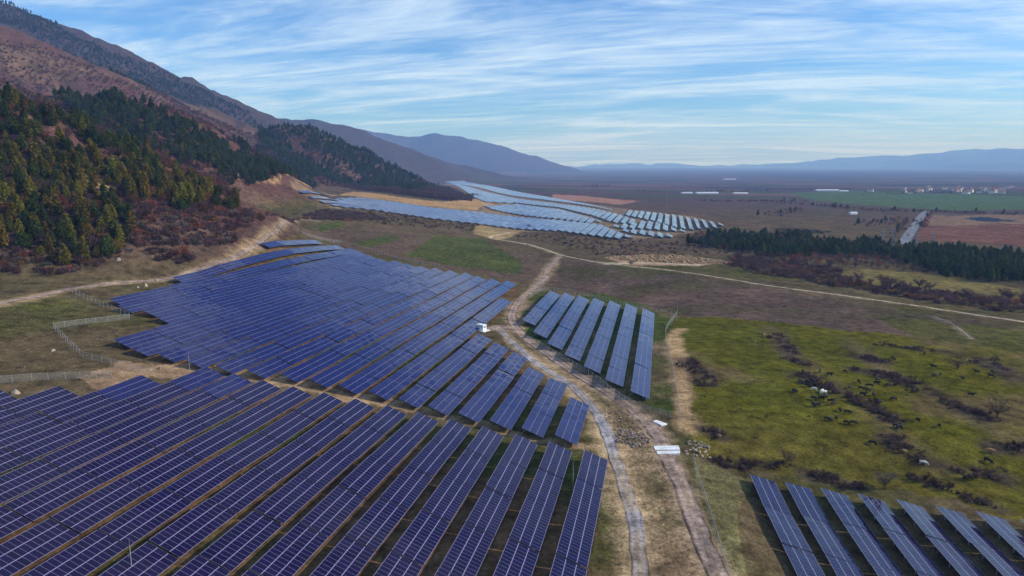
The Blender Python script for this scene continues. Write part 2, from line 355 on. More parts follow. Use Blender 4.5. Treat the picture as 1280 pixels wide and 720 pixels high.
# ------------------------------------------------------------------ plan of the place (surveyed lines and outlines, in metres on the ground)
def spline(pts, step):
    P = [np.array(p, float) for p in pts]; P = [2 * P[0] - P[1]] + P + [2 * P[-1] - P[-2]]; out = []
    for i in range(1, len(P) - 2):
        p0, p1, p2, p3 = P[i - 1:i + 3]; n = max(2, int(np.linalg.norm(p2 - p1) / step))
        for k in range(n):
            t = k / n; out.append(.5 * ((2 * p1) + (-p0 + p2) * t + (2 * p0 - 5 * p1 + 4 * p2 - p3) * t * t + (-p0 + 3 * p1 - 3 * p2 + p3) * t ** 3))
    out.append(P[-2]); return out
LINES = {
    'main': xy([(925, 760), (893, 708), (872, 660), (855, 612), (834, 570), (815, 535), (775, 500), (722, 468), (684, 442), (652, 418), (640, 398), (645, 381), (660, 366), (679, 349), (688, 333), (701, 319)]),
    'inner': xy([(802, 760), (800, 715), (795, 660), (783, 615), (766, 565), (748, 520), (714, 482), (672, 455), (645, 432), (626, 412)]),
    'spur': xy([(640, 412), (626, 408), (612, 412)]),
    'east': xy([(701, 319), (735, 326), (772, 331), (830, 337), (880, 344), (960, 357), (1050, 369), (1150, 383), (1290, 404)]),
    'south': xy([(701, 319), (684, 313), (662, 306), (640, 302), (612, 297), (640, 290)]),
    'hill': xy([(-20, 383), (40, 372), (85, 362), (140, 354), (200, 350), (232, 342), (280, 326), (310, 312), (335, 294), (352, 280), (372, 274), (400, 277)]),
    'pale': xy([(760, 330), (800, 328.5), (840, 330), (872, 331)]),
    'edge': xy([(852, 412), (842, 418), (848, 450), (854, 490), (856, 535)]),
    'pasture': xy([(1165, 395), (1190, 405), (1215, 424)]),
    'highway': xy([(1128, 306), (1139, 289), (1150, 273), (1158, 264)]),
    'cattle_a': xy([(965, 412), (1010, 455), (1050, 490), (1100, 530), (1160, 580)]),
    'cattle_b': xy([(1062, 425), (1110, 460), (1180, 500), (1250, 540), (1290, 556)]),
}
STRIPS = [(tuple(at(*a)[:2]), tuple(at(*b)[:2]), n_, w_) for a, b, n_, w_ in (((970, 418), (994, 442), 16, 2.2), ((992, 448), (1012, 458), 10, 2), ((1003, 468), (1040, 490), 22, 3.0), ((1040, 488), (1100, 515), 26, 2.5), ((1095, 512), (1118, 528), 10, 2), ((1106, 548), (1150, 572), 18, 2.5),
          ((1072, 446), (1105, 452), 12, 2.5), ((1070, 462), (1120, 470), 14, 2.5), ((1115, 470), (1190, 505), 30, 3.2), ((1185, 505), (1235, 522), 14, 2.5), ((860, 450), (888, 478), 22, 2.8), ((893, 578), (970, 582), 20, 1.2), ((1005, 590), (1075, 608), 18, 1.3),
          ((1165, 605), (1195, 612), 9, 1.4), ((1143, 598), (1150, 600), 4, .7), ((1185, 586), (1265, 600), 10, 2.0), ((1210, 620), (1240, 634), 8, 1.6), ((1230, 556), (1285, 562), 8, 2), ((1095, 430), (1180, 440), 14, 3), ((1225, 450), (1285, 478), 8, 4), ((884, 534), (905, 545), 4, 1.5))]
BLOCK_PX = {
    'N': [(790, 590), (765, 570), (737, 562), (653, 543), (568, 524), (488, 507), (413, 492), (337, 477), (262, 459), (225, 476), (185, 470), (150, 485), (100, 482), (55, 492), (0, 487), (-60, 500)],
    'M': [(737, 515), (728, 553), (642, 534), (567, 517), (490, 497), (415, 482), (345, 468), (304, 465), (267, 458), (232, 452), (199, 444), (166, 437), (150, 427), (160, 410), (205, 400), (190, 391), (131, 381), (232, 346), (300, 318), (340, 303), (342, 297), (375, 294), (430, 310), (480, 325), (565, 341), (652, 355), (606, 400), (588, 418), (605, 421), (643, 440), (708, 487)],
    'K': [(686, 366), (700, 366), (824, 390), (813, 497), (785, 488), (732, 456), (685, 427), (668, 412), (656, 396)],
    'R': [(930, 592), (1230, 644), (1310, 662), (1420, 900), (960, 900)],
}
BLOCK = {k: xy(v, 2.2) for k, v in BLOCK_PX.items() if k in 'MK'}
AREA = {k: xy(v) for k, v in dict(
    pasture=[(838, 398), (900, 398), (1000, 406), (1120, 418), (1290, 445), (1290, 660), (1180, 622), (1100, 612), (1000, 596), (900, 584), (868, 568), (862, 540), (862, 470)],
    pasture_far=[(1090, 395), (1290, 415), (1290, 470), (1180, 440)],
    brown=[(695, 322), (860, 345), (1060, 378), (1260, 408), (1230, 434), (1120, 424), (1000, 406), (850, 396), (780, 372), (712, 362), (690, 350)],
    kgreen=[(664, 372), (690, 362), (760, 368), (846, 392), (842, 440), (846, 520), (800, 505), (740, 470), (690, 440), (650, 408)],
    west=[(400, 282), (560, 298), (690, 318), (680, 345), (652, 352), (560, 335), (480, 320), (420, 305), (372, 290)],
    g1=[(440, 305), (475, 296), (505, 296), (495, 303), (460, 310)], g2=[(525, 305), (545, 294), (600, 298), (625, 315), (660, 330), (650, 342), (560, 330), (505, 320)],
    g3=[(390, 283), (430, 276), (436, 282), (400, 290)], g4=[(780, 345), (830, 342), (860, 352), (800, 352)],
    middle=[(742, 520), (770, 505), (830, 560), (870, 650), (900, 720), (910, 780), (806, 780), (805, 690), (792, 620), (772, 565)],
    verge=[(752, 570), (775, 600), (795, 650), (800, 780), (735, 780), (745, 650)],
    rside=[(868, 570), (900, 588), (940, 600), (920, 640), (935, 780), (905, 780), (880, 660)],
    soil_a=[(90, 470), (150, 455), (230, 455), (262, 460), (240, 478), (190, 470), (150, 490), (110, 486)],
    track_nm=[(262, 452), (340, 470), (420, 485), (570, 518), (740, 556), (770, 560), (770, 575), (735, 563), (565, 526), (400, 494), (262, 466)],
    scarp=[(300, 222), (330, 224.5), (380, 231), (440, 239.5), (500, 247), (560, 253), (603, 246), (612, 256), (590, 262), (520, 256), (460, 248), (400, 239), (350, 231), (300, 226)],
    heap=[(590, 279), (640, 286), (660, 288), (640, 292), (612, 298), (585, 292)],
    quarry=[(755, 322), (800, 318), (870, 322), (925, 330), (870, 333), (790, 331)],
    clearing=[(1040, 340), (1080, 336), (1180, 345), (1280, 362), (1290, 375), (1180, 362), (1090, 358)],
    field_g=[(985, 241), (1060, 238), (1290, 246), (1290, 262), (1180, 263), (1080, 256), (1010, 250)],
    field_red=[(1146, 300), (1158, 276), (1290, 276), (1290, 308)],
    field_pale=[(1150, 270), (1290, 268), (1290, 280), (1160, 282)],
    pond=[(1192, 272), (1225, 271), (1275, 276), (1240, 278), (1210, 275)],
    field_r2=[(700, 243), (760, 248), (800, 251), (780, 256), (700, 250)],
    bare_hill=[(0, 50), (70, 70), (120, 95), (60, 110), (0, 95)],
    slip=[(112, 225), (125, 224), (148, 240), (140, 247), (122, 236)],
    solar=[(365, 236), (450, 246), (560, 258), (600, 262), (560, 230), (580, 226), (690, 250), (760, 258), (860, 270), (900, 280), (890, 286), (850, 294), (790, 299), (700, 290), (600, 281), (480, 266), (385, 246)],
).items()}

# ------------------------------------------------------------------ the ground sheet
def ground_colours(x, y, z):
    n = len(x); c = np.empty((n, 3)); dist = np.hypot(x, y)
    w = np.clip(dist / 60, 2, 60)
    wx = x + fbm(x / (w * 2.2), y / (w * 2.2), 3, 21) * w; wy = y + fbm(x / (w * 2.2), y / (w * 2.2), 3, 31) * w
    big = fbm(x / 130, y / 130, 4, 40); med = fbm(x / 28, y / 28, 4, 50); fine = fbm(x / 7, y / 7, 3, 60)
    def lerp(mask, col):
        m_ = np.clip(mask, 0, 1)[:, None]; c[:] = c * (1 - m_) + np.array(col) * m_
    def area(name, col, k=1.0): lerp(inside(wx, wy, AREA[name]) * k, col)
    c[:] = (.115, .085, .045)
    lerp((big + med) * 1.2, (.080, .078, .022)); lerp((-big + med * .7) * 1.0, (.135, .085, .058))
    far = np.clip((dist - 1000) / 600, 0, 1); lerp(far, (.10, .068, .060))
    # valley patchwork
    a = R(14); fu = (x * math.cos(a) - y * math.sin(a)); fv = (x * math.sin(a) + y * math.cos(a))
    cu = np.floor(fu / 420 + .35 * np.floor(fv / 260)).astype(int); cv = np.floor(fv / 260).astype(int)
    h = _T[cu & 255, cv & 255]; pal = np.array([(.15, .10, .085), (.19, .13, .095), (.12, .085, .075), (.09, .12, .05), (.22, .15, .11), (.14, .10, .08), (.075, .065, .055), (.10, .13, .055)])
    pc = pal[(h * 7.99).astype(int)]; valley = np.clip((y - 1500) / 500, 0, 1) * np.clip((base_z(x, y) + 14 - z + 8) / 10, 0, 1)
    pc = pc * np.array((.70, .60, .70)); c[:] = c * (1 - .85 * valley[:, None]) + pc * .85 * valley[:, None]
    # mountain slopes
    up = np.clip((z - base_z(x, y) - 4) / 12, 0, 1)
    lerp(up, (.122, .062, .046)); lerp(up * np.clip(fbm(x / 160, y / 160, 4, 77) * 1.6 + med * .5, 0, 1), (.17, .11, .070)); lerp(up * np.clip(fbm(x / 220, y / 220, 4, 87) * 1.8, 0, 1) * .8, (.075, .050, .048))
    lerp(up * np.clip((dist - 1500) / 400, 0, 1) * .85, (.060, .047, .044))
    area('bare_hill', (.20, .125, .07), .5)
    area('west', (.12, .080, .058), .85)
    for g in ('g1', 'g2', 'g3', 'g4'): area(g, (.062, .088, .016), .8)
    area('brown', (.105, .070, .056), .9); lerp(inside(wx, wy, AREA['brown']) * np.clip(med * 1.6 + big, 0, .75), (.072, .066, .026)); lerp(inside(wx, wy, AREA['brown']) * np.clip(-med * 1.5 + fine * .5, 0, .7), (.165, .105, .082))
    area('pasture_far', (.085, .085, .016), .8)
    area('pasture', (.108, .096, .011)); lerp(inside(wx, wy, AREA['pasture']) * np.clip(big * 1.8 + .1, 0, .8), (.125, .098, .024)); lerp(inside(wx, wy, AREA['pasture']) * np.clip(-big + med, 0, .5), (.074, .080, .010)); lerp(inside(wx, wy, AREA['pasture']) * np.clip(fbm(x / 45, y / 45, 4, 99) * 3 - .5, 0, .75), (.15, .105, .05))
    area('kgreen', (.070, .088, .018)); lerp(inside(wx, wy, AREA['kgreen']) * np.clip(med * 1.7, 0, .8), (.21, .14, .085))
    area('middle', (.22, .145, .085)); lerp(inside(wx, wy, AREA['middle']) * np.clip(med * 1.5 + .2, 0, .8), (.15, .12, .055)); lerp(inside(wx, wy, AREA['middle']) * np.clip(fine * 2, 0, .6), (.34, .23, .13))
    area('verge', (.17, .14, .06)); lerp(inside(wx, wy, AREA['verge']) * np.clip(fine * 2 + med, 0, .8), (.36, .24, .12))
    area('rside', (.16, .14, .06)); lerp(inside(wx, wy, AREA['rside']) * np.clip(fine + med * 1.5, 0, .8), (.26, .17, .11))
    # soil between the panel rows
    for k in ('N', 'M'):
        poly = PLAN[k]; inn = inside(wx, wy, poly)
        lerp(inn * .8, (.15, .086, .042)); lerp(inn * np.clip(med * 2 + .05, 0, .9), (.07, .08, .02))
    area('soil_a', (.36, .23, .135), .7); area('track_nm', (.38, .25, .14), .7)
    area('solar', (.26, .18, .11), .8)
    area('scarp', (.40, .245, .115)); area('heap', (.34, .24, .11), .85); area('quarry', (.40, .25, .15), .9); area('clearing', (.19, .15, .05), .85); area('slip', (.48, .30, .17), .9)
    area('field_g', (.085, .125, .05)); area('field_red', (.17, .080, .055)); area('field_pale', (.22, .14, .085)); area('pond', (.03, .04, .06)); area('field_r2', (.34, .18, .125))
    # worn soil beside the roads
    for nm, wd, col, k in (('main', 3.4, (.36, .25, .16), .8), ('inner', 3.4, (.46, .32, .18), .9), ('east', 3.0, (.26, .18, .11), .6), ('hill', 3.4, (.36, .25, .14), .85), ('south', 2.5, (.36, .26, .15), .7), ('edge', 2.8, (.44, .29, .15), .95), ('pale', 5, (.52, .42, .29), .9), ('pasture', 2, (.22, .17, .12), .6)):
        d = line_dist(x, y, LINES[nm]); ww = wd * (1 + .9 * med + .5 * fine); lerp(np.clip(1.5 - d / np.maximum(ww, .8), 0, 1) * k, col)
    for nm in ('cattle_a', 'cattle_b'):
        d = line_dist(x + med * 6, y + big * 8, LINES[nm]); lerp(np.clip(1.4 - d / 5, 0, 1) * np.clip(.6 + med, 0, 1) * .7, (.15, .105, .06))
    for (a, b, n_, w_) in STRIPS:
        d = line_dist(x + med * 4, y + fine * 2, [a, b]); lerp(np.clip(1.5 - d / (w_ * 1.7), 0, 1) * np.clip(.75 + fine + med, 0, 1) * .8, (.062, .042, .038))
    c *= .86
    return c
def rows_frame(az): return np.array([math.sin(az), math.cos(az)]), np.array([math.cos(az), -math.sin(az)])
AZ_N, AZ_K, AZ_R = R(12), R(12), R(7.5)
PLAN = {}
_far = [p for p in xy(BLOCK_PX['N'], 2.6)]
eu, ev = rows_frame(AZ_N)
PLAN['N'] = _far + [tuple(np.array(_far[-1]) - eu * 120), (-150, 20), (20, 60), tuple(np.array(_far[0]) - eu * 120)]
PLAN['M'] = BLOCK['M']; PLAN['K'] = BLOCK['K']; PLAN['R'] = xy([(920, 583), (1230, 637), (1310, 652)], 2.4) + [(120, 60), (20, 60)]

def build_ground():
    th = np.concatenate([np.linspace(-180, -52, 40)[:-1], np.linspace(-52, 52, 860), np.linspace(52, 180, 40)[1:-1]]) * math.pi / 180
    rr = np.concatenate([[30, 50, 65], np.geomspace(80, 700, 360), np.geomspace(704, 25500, 230)])
    T, RR = np.meshgrid(th, rr); x = (RR * np.sin(T)).ravel(); y = (RR * np.cos(T)).ravel(); z = hz(x, y)
    x = np.append(x, 0); y = np.append(y, 0); z = np.append(z, hz(np.array([0.]), np.array([0.])))
    nt, nr = len(th), len(rr)
    i, j = np.meshgrid(np.arange(nr - 1), np.arange(nt), indexing='ij'); j2 = (j + 1) % nt
    q = np.stack([i * nt + j, i * nt + j2, (i + 1) * nt + j2, (i + 1) * nt + j], -1).reshape(-1, 4)[:, ::-1]
    t = np.stack([np.arange(nt), np.full(nt, nr * nt), (np.arange(nt) + 1) % nt], -1)[:, ::-1]
    me = bpy.data.meshes.new('ground'); nv = len(x); me.vertices.add(nv)
    me.vertices.foreach_set('co', np.stack([x, y, z], -1).astype(np.float32).ravel())
    loops = np.concatenate([q.ravel(), t.ravel()]); me.loops.add(len(loops)); me.loops.foreach_set('vertex_index', loops.astype(np.int32))
    me.polygons.add(len(q) + len(t)); st = np.concatenate([np.arange(len(q)) * 4, len(q) * 4 + np.arange(len(t)) * 3])
    me.polygons.foreach_set('loop_start', st.astype(np.int32))
    me.update(calc_edges=True); me.validate()
    me.polygons.foreach_set('use_smooth', np.ones(len(me.polygons), bool))
    ca = me.color_attributes.new('Col', 'FLOAT_COLOR', 'POINT'); c = np.clip(ground_colours(x, y, z), 0.005, .9)
    ca.data.foreach_set('color', np.concatenate([c, np.ones((nv, 1))], 1).astype(np.float32).ravel())
    o = link('ground', me, None, [MAT['ground']]); tag(o, kind='structure'); return float(z.max()), float(z.min())
ZTOP, ZLOW = build_ground(); ZTOP += 25

# ------------------------------------------------------------------ roads
def ribbon(name, pts, width, cols, lift, step=2.0, ragged=.5, crown=.06, cross=12):
    """a worn surface: wheel tracks a little lower and paler, edges ragged; cols = centre, wheel track, patches"""
    S = spline(pts, step); V = []; Fc = []; tr = []
    for i, p in enumerate(S):
        a = S[max(i - 1, 0)]; b = S[min(i + 1, len(S) - 1)]; t = (b - a) / max(np.linalg.norm(b - a), 1e-6); nrm = np.array([t[1], -t[0]])
        wl = width / 2 + ragged * float(fbm(p[0] / 5, p[1] / 5, 3, 3)); wr = width / 2 + ragged * float(fbm(p[0] / 5 + 50, p[1] / 5, 3, 8))
        for k in range(cross + 1):
            f = k / cross; q = p + nrm * (-wl + f * (wl + wr)); hgt = crown * (1 - (2 * f - 1) ** 2)
            g = (math.exp(-((f - .27) / .09) ** 2) + math.exp(-((f - .73) / .09) ** 2)) if crown else 0
            V.append((q[0], q[1], lift + hgt - .05 * g - (.12 if crown and k in (0, cross) else 0))); tr.append(g)
    V = np.array(V); V[:, 2] += hz(V[:, 0], V[:, 1]); m = cross + 1; tr = np.array(tr)[:, None]
    for i in range(len(S) - 1):
        for k in range(cross): Fc.append((i * m + k, i * m + k + 1, (i + 1) * m + k + 1, (i + 1) * m + k))
    c0, c1, c2 = (np.array(c) for c in cols); w = np.clip(fbm(V[:, 0] / 16, V[:, 1] / 16, 3, 12) * 2.2 + .15, 0, 1)[:, None]
    c = c0 * (1 - w) + c2 * w; c = c * (1 - .75 * tr) + c1 * .75 * tr; ed = (np.abs(np.arange(len(V)) % m - cross / 2) > cross / 2 - 1.5)[:, None]; c = np.where(ed, c * np.clip(.62 + 1.2 * fbm(V[:, 0] / 4, V[:, 1] / 4, 3, 66), .4, 1.1)[:, None], c)
    me = mesh_of(name, V, Fc, [MAT['gravel'] if crown else MAT['asphalt']], True); ca = me.color_attributes.new('Col', 'FLOAT_COLOR', 'POINT')
    ca.data.foreach_set('color', np.concatenate([c, np.ones((len(V), 1))], 1).astype(np.float32).ravel())
    o = link(name, me); tag(o, kind='structure'); return o
PINKISH = ((.235, .170, .135), (.33, .25, .21), (.31, .215, .14)); GREYISH = ((.25, .225, .23), (.33, .295, .29), (.33, .25, .175)); PALE = ((.40, .33, .24), (.52, .44, .34), (.45, .34, .22))
ribbon('gravel_road', LINES['main'], 4.8, PINKISH, .10)
ribbon('gravel_road', LINES['inner'], 3.7, GREYISH, .07)
ribbon('gravel_road', LINES['spur'], 5.5, PINKISH, .13)
ribbon('dirt_track', LINES['east'], 2.4, PALE, .15)
ribbon('dirt_track', LINES['south'], 2.6, PALE, .15)
ribbon('dirt_track', LINES['hill'], 3.2, PINKISH, .12)
ribbon('dirt_track', LINES['pasture'], 1.2, PINKISH, .12)
ribbon('highway', LINES['highway'], 11, PINKISH, .6, 12, .0, .0)

# ------------------------------------------------------------------ solar panel rows
TILT = R(22); MOD_L, MOD_W = 2.12, 1.15; PITCH_L, PITCH_W = 2.14, 1.165; NCOL = 14
SLOPE = 3 * PITCH_L
def module_geo(mb, ox, oy, oz=0.0, fx=.060, fy=.016):
    """one framed module, long side down the slope (x), lying in the xy plane"""
    b = len(mb.V); hx, hy, t = MOD_L / 2, MOD_W / 2, .04
    for (X, Y, Z) in ((hx, hy, -t), (hx, hy, 0), (hx - fx, hy - fy, 0)):
        for i, j in ((-1, -1), (1, -1), (1, 1), (-1, 1)): mb.V.append((ox + i * X, oy + j * Y, oz + Z))
    for k in range(4):
        j = (k + 1) % 4
        mb.F.append((b + k, b + j, b + 4 + j, b + 4 + k)); mb.M.append(1)
        mb.F.append((b + 4 + k, b + 4 + j, b + 8 + j, b + 8 + k)); mb.M.append(1)
    mb.F.append((b + 8, b + 9, b + 10, b + 11)); mb.M.append(0)
    mb.F.append((b + 3, b + 2, b + 1, b)); mb.M.append(2)
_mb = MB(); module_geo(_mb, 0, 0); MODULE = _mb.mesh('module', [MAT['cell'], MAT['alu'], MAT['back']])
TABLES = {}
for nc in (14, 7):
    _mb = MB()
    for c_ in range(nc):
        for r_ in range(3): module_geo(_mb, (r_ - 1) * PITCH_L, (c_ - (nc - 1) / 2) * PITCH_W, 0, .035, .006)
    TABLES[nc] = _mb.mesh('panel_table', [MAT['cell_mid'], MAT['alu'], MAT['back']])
POST = MB().box((0, 0, -.5), (.12, .08, 1.0)).mesh('support_post', [MAT['steel']])
PURLIN = {nc: MB().box((0, 0, 0), (.10, nc * PITCH_W, .10)).mesh('purlin', [MAT['steel']]) for nc in (14, 7)}
POSTS = {}
for nc in (14, 7):
    _mb = MB()
    for k in range(max(2, nc // 4)):
        yy = (k + .5) / max(2, nc // 4) * nc * PITCH_W - nc * PITCH_W / 2
        _mb.tube((-1.9, yy, -.15), (-1.9 - 1.0, yy, -3.0), .06, .06, 4); _mb.tube((1.9, yy, -.15), (1.9 - .5, yy, -1.7), .06, .06, 4)
        _mb.box((0, yy, -.15), (SLOPE, .07, .12))
    POSTS[nc] = _mb.mesh('support_frame', [MAT['steel']])
def clip_row(poly_uv, v):
    us = []; n = len(poly_uv)
    for i in range(n):
        (u1, v1), (u2, v2) = poly_uv[i], poly_uv[(i + 1) % n]
        if (v1 > v) != (v2 > v): us.append(u1 + (v - v1) / (v2 - v1) * (u2 - u1))
    us.sort(); return [(us[i], us[i + 1]) for i in range(0, len(us) - 1, 2)]
def table_matrix(ua, ub, v, e_u, e_v, dz, tilt=TILT):
    pa, pb = e_u * ua + e_v * v, e_u * ub + e_v * v
    h = hz(np.array([pa[0], pb[0]]), np.array([pa[1], pb[1]]))
    A, B = Vector((pa[0], pa[1], h[0])), Vector((pb[0], pb[1], h[1]))
    tilt = tilt + random.gauss(0, R(.7)); Y = (B - A).normalized(); Xh = Vector((e_v[0], e_v[1], 0)); X = (Xh * math.cos(tilt) - Vector((0, 0, 1)) * math.sin(tilt))
    X = (X - Y * X.dot(Y)).normalized(); Z = X.cross(Y)
    c = (A + B) / 2 + Vector((0, 0, .70 + SLOPE / 2 * math.sin(tilt) + dz))
    M = Matrix.Identity(4)
    for r_ in range(3): M[r_][0], M[r_][1], M[r_][2], M[r_][3] = X[r_], Y[r_], Z[r_], c[r_]
    return M
ORD = ['', 'first', 'second', 'third', 'fourth', 'fifth', 'sixth', 'seventh', 'eighth', 'ninth', 'tenth', 'eleventh', 'twelfth', 'thirteenth', 'fourteenth', 'fifteenth', 'sixteenth', 'seventeenth', 'eighteenth', 'nineteenth', 'twentieth']
def ordinal(k):
    if k <= 20: return ORD[k]
    t = {2: 'twenty', 3: 'thirty', 4: 'forty', 5: 'fifty', 6: 'sixty', 7: 'seventy', 8: 'eighty', 9: 'ninety'}[k // 10]
    return t + '-' + ORD[k % 10] if k % 10 else t[:-1] + 'ieth'
def units(length):
    Lh = 7 * PITCH_W + .06; n = int(round(length / Lh)); return n, Lh
def place(me, parent, M, name=None, kind=None):
    o = bpy.data.objects.new(name or me.name, me); COL.objects.link(o); o.parent = parent; o.matrix_world = M
    o.matrix_parent_inverse = Matrix.Identity(4); o.matrix_basis = parent_inv[parent.name] @ M
    if kind: o['kind'] = kind
    return o
parent_inv = {}
N_ROWS = 0
def solar_block(poly, az, v_list, label, group, near_limit=0, align='far', jitter=.12, max_len=None, gap=.38, tilt=TILT):
    e_u, e_v = rows_frame(az); uv = [(p[0] * e_u[0] + p[1] * e_u[1], p[0] * e_v[0] + p[1] * e_v[1]) for p in poly]
    k = 0; out = []
    for v in v_list:
        for (u0, u1) in clip_row(uv, v):
            n, Lh = units(u1 - u0)
            if n < 1: continue
            if max_len: n = min(n, int(max_len / Lh))
            k += 1
            sizes = [14] * (n // 2) + ([7] if n % 2 else [])
            if align == 'far': sizes = sizes[::-1]            # short table at the near end
            total = sum(s * PITCH_W + gap for s in sizes)
            u = (u1 - total) if align == 'far' else u0 if align == 'near' else (u0 + u1 - total) / 2
            mid = e_u * (u + total / 2) + e_v * v
            root = empty('solar_panel_row', (mid[0], mid[1], float(hz(mid[0], mid[1])))); parent_inv[root.name] = Matrix.Translation(root.location).inverted()
            tag(root, label(k), 'solar row', group)
            for s in sizes:
                L = s * PITCH_W; M = table_matrix(u, u + L, v, e_u, e_v, random.uniform(-jitter, jitter), tilt)
                cpos = M.translation
                ppx, ppy = pix(cpos.x, cpos.y, cpos.z)
                if near_limit and math.hypot(cpos.x, cpos.y) < near_limit and -120 < ppx < 1400 and ppy < 900:
                    for c_ in range(s):
                        for r_ in range(3):
                            T = Matrix.Translation(((r_ - 1) * PITCH_L, (c_ - (s - 1) / 2) * PITCH_W, random.uniform(-.004, .004)))
                            place(MODULE, root, M @ T, 'module')
                    for sx in (-1.9, 1.9): place(PURLIN[s], root, M @ Matrix.Translation((sx, 0, -.11)), 'purlin')
                    for q in range(max(2, s // 4)):
                        yy = (q + .5) / max(2, s // 4) * L - L / 2
                        for sx in (-1.9, 1.9):
                            p = M @ Vector((sx, yy, -.16)); hgt = 3.9 if sx < 0 else 2.4
                            place(POST, root, Matrix.Translation(p) @ Matrix.Diagonal((1, 1, hgt, 1)), 'support_post')
                else:
                    place(TABLES[s], root, M, 'panel_table', 'stuff'); place(POSTS[s], root, M, 'support_frame', 'stuff')
                u += L + gap
            out.append(root)
    return out
def from_road(text): return lambda k: f'{ordinal(k)} solar row from the gravel road, {text}'
solar_block(PLAN['N'], AZ_N, [-14.2 - 9.5 * k for k in range(17)], from_road('in the large purple near field'), 'rows of the large near solar field', 205, 'far', .10, 118)
solar_block(PLAN['M'], AZ_N, [-23.0 - 9.5 * k for k in range(40)], from_road('in the long field behind the soil track'), 'rows of the long middle solar field', 0, 'near')
solar_block(PLAN['K'], AZ_K, [-58.6 + 8.95 * k for k in range(7)], lambda k: f'{ordinal(k)} solar row from the road bend, in the seven-row block', 'rows of the seven-row solar block', 0, 'near', .08)
solar_block(PLAN['R'], AZ_R, [41.0 + 8.12 * k for k in range(9)], lambda k: f'{ordinal(k)} solar row from the roadside fence, in the block below the pasture', 'rows of the solar block below the pasture', 200, 'far', .06, 74, .38, R(15))
# the distant fields
FAR = {
    'A': [(372, 238), (440, 247), (540, 259.5), (600, 265), (640, 270), (700, 275), (740, 279), (752, 281), (771, 289), (790, 295), (776, 298), (740, 293.5), (700, 288), (659, 286), (602, 279.5), (540, 272.5), (470, 262), (385, 245)],
    'B': [(606, 257), (646, 255), (700, 261.5), (752, 276), (735, 277.5), (700, 273.5), (645, 267), (615, 261)],
    'C': [(562, 230), (604, 239), (640, 247), (700, 255), (740, 260), (775, 268), (795, 275), (790, 279.5), (765, 277), (738, 268), (700, 259), (646, 253), (608, 252), (590, 245)],
    'D': [(556, 227), (580, 226), (630, 236), (690, 247), (760, 260), (772, 263.5), (745, 258), (690, 250.5), (620, 240)],
    'E': [(788, 263), (815, 265), (847, 269), (877, 274), (905, 280), (896, 284), (862, 286.5), (847, 284), (815, 275), (780, 268)],
    'F': [(766, 282), (807, 276), (832, 279), (858, 289), (840, 288), (802, 285), (775, 285)],
    'H': [(966, 283.5), (1000, 283.5), (1040, 287.5), (1034, 290), (990, 288)],
    'G': [(770, 286), (802, 287), (840, 293), (842, 295.5), (826, 295.5), (790, 291)],
}
FAR_TEXT = {'A': 'in the long strip under the orange cut slope', 'B': 'in the dark strip beyond the cut slope', 'C': 'in the pale middle strip of the distant field', 'D': 'in the farthest strip of the distant field',
            'E': 'in the distant block behind the dark pine wood', 'F': 'in the small distant block beside the pine wood', 'H': 'in the lone rank beyond the pine wood', 'G': 'in the short bottom rank beside the pine wood'}
def far_row(e_u, e_v, u0, u1, v):
    n = max(1, int(round((u1 - u0) / 22.0))); st = (u1 - u0) / n; mb = MB()
    for q in range(n):
        L = st - .4; M = table_matrix(u0 + q * st, u0 + q * st + L, v, e_u, e_v, random.uniform(-.1, .1)); hx, hy = SLOPE / 2, L / 2
        for a, b, m_, z in ((0, 0, 1, 0), (.07, .07, 0, .006)):
            if m_ == 1:
                bb = len(mb.V)
                for Z in (-.05, 0):
                    for i, j in ((-1, -1), (1, -1), (1, 1), (-1, 1)): mb.V.append(tuple(M @ Vector((i * hx, j * hy, Z))))
                for f in ((3, 2, 1, 0), (4, 5, 6, 7), (0, 1, 5, 4), (1, 2, 6, 5), (2, 3, 7, 6), (3, 0, 4, 7)): mb.F.append(tuple(bb + t for t in f)); mb.M.append(1)
            else:
                for r_ in range(3):
                    x0, x1 = -hx + r_ * PITCH_L + .06, -hx + (r_ + 1) * PITCH_L - .06
                    mb.quad(*[M @ Vector(p) for p in ((x0, -hy + .1, z), (x1, -hy + .1, z), (x1, hy - .1, z), (x0, hy - .1, z))], 0)
        for yy in (-hy * .6, hy * .6):
            for sx in (-1.9, 1.9):
                p = M @ Vector((sx, yy, -.05)); mb.box((p.x, p.y, p.z - 1.3), (.14, .14, 2.6), 2)
    return mb
for name, px_poly in FAR.items():
    poly = xy(px_poly, 2.0); e_u, e_v = rows_frame(R(12.5)); uv = [(p[0] * e_u[0] + p[1] * e_u[1], p[0] * e_v[0] + p[1] * e_v[1]) for p in poly]
    pitch = 9.6 if name in 'AEFG' else 10.5
    vs = [q[1] for q in uv]; v = max(vs) - 4; k = 0
    while v > min(vs):
        for (u0, u1) in clip_row(uv, v):
            if u1 - u0 < 7: continue
            u1 = min(u1, u0 + 420); k += 1
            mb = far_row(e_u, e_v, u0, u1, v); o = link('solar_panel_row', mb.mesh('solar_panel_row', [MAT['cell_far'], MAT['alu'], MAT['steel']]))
            tag(o, f'{ordinal(k)} solar row from the valley side, {FAR_TEXT[name]}', 'solar row', f'rows {FAR_TEXT[name]}')
        v -= pitch

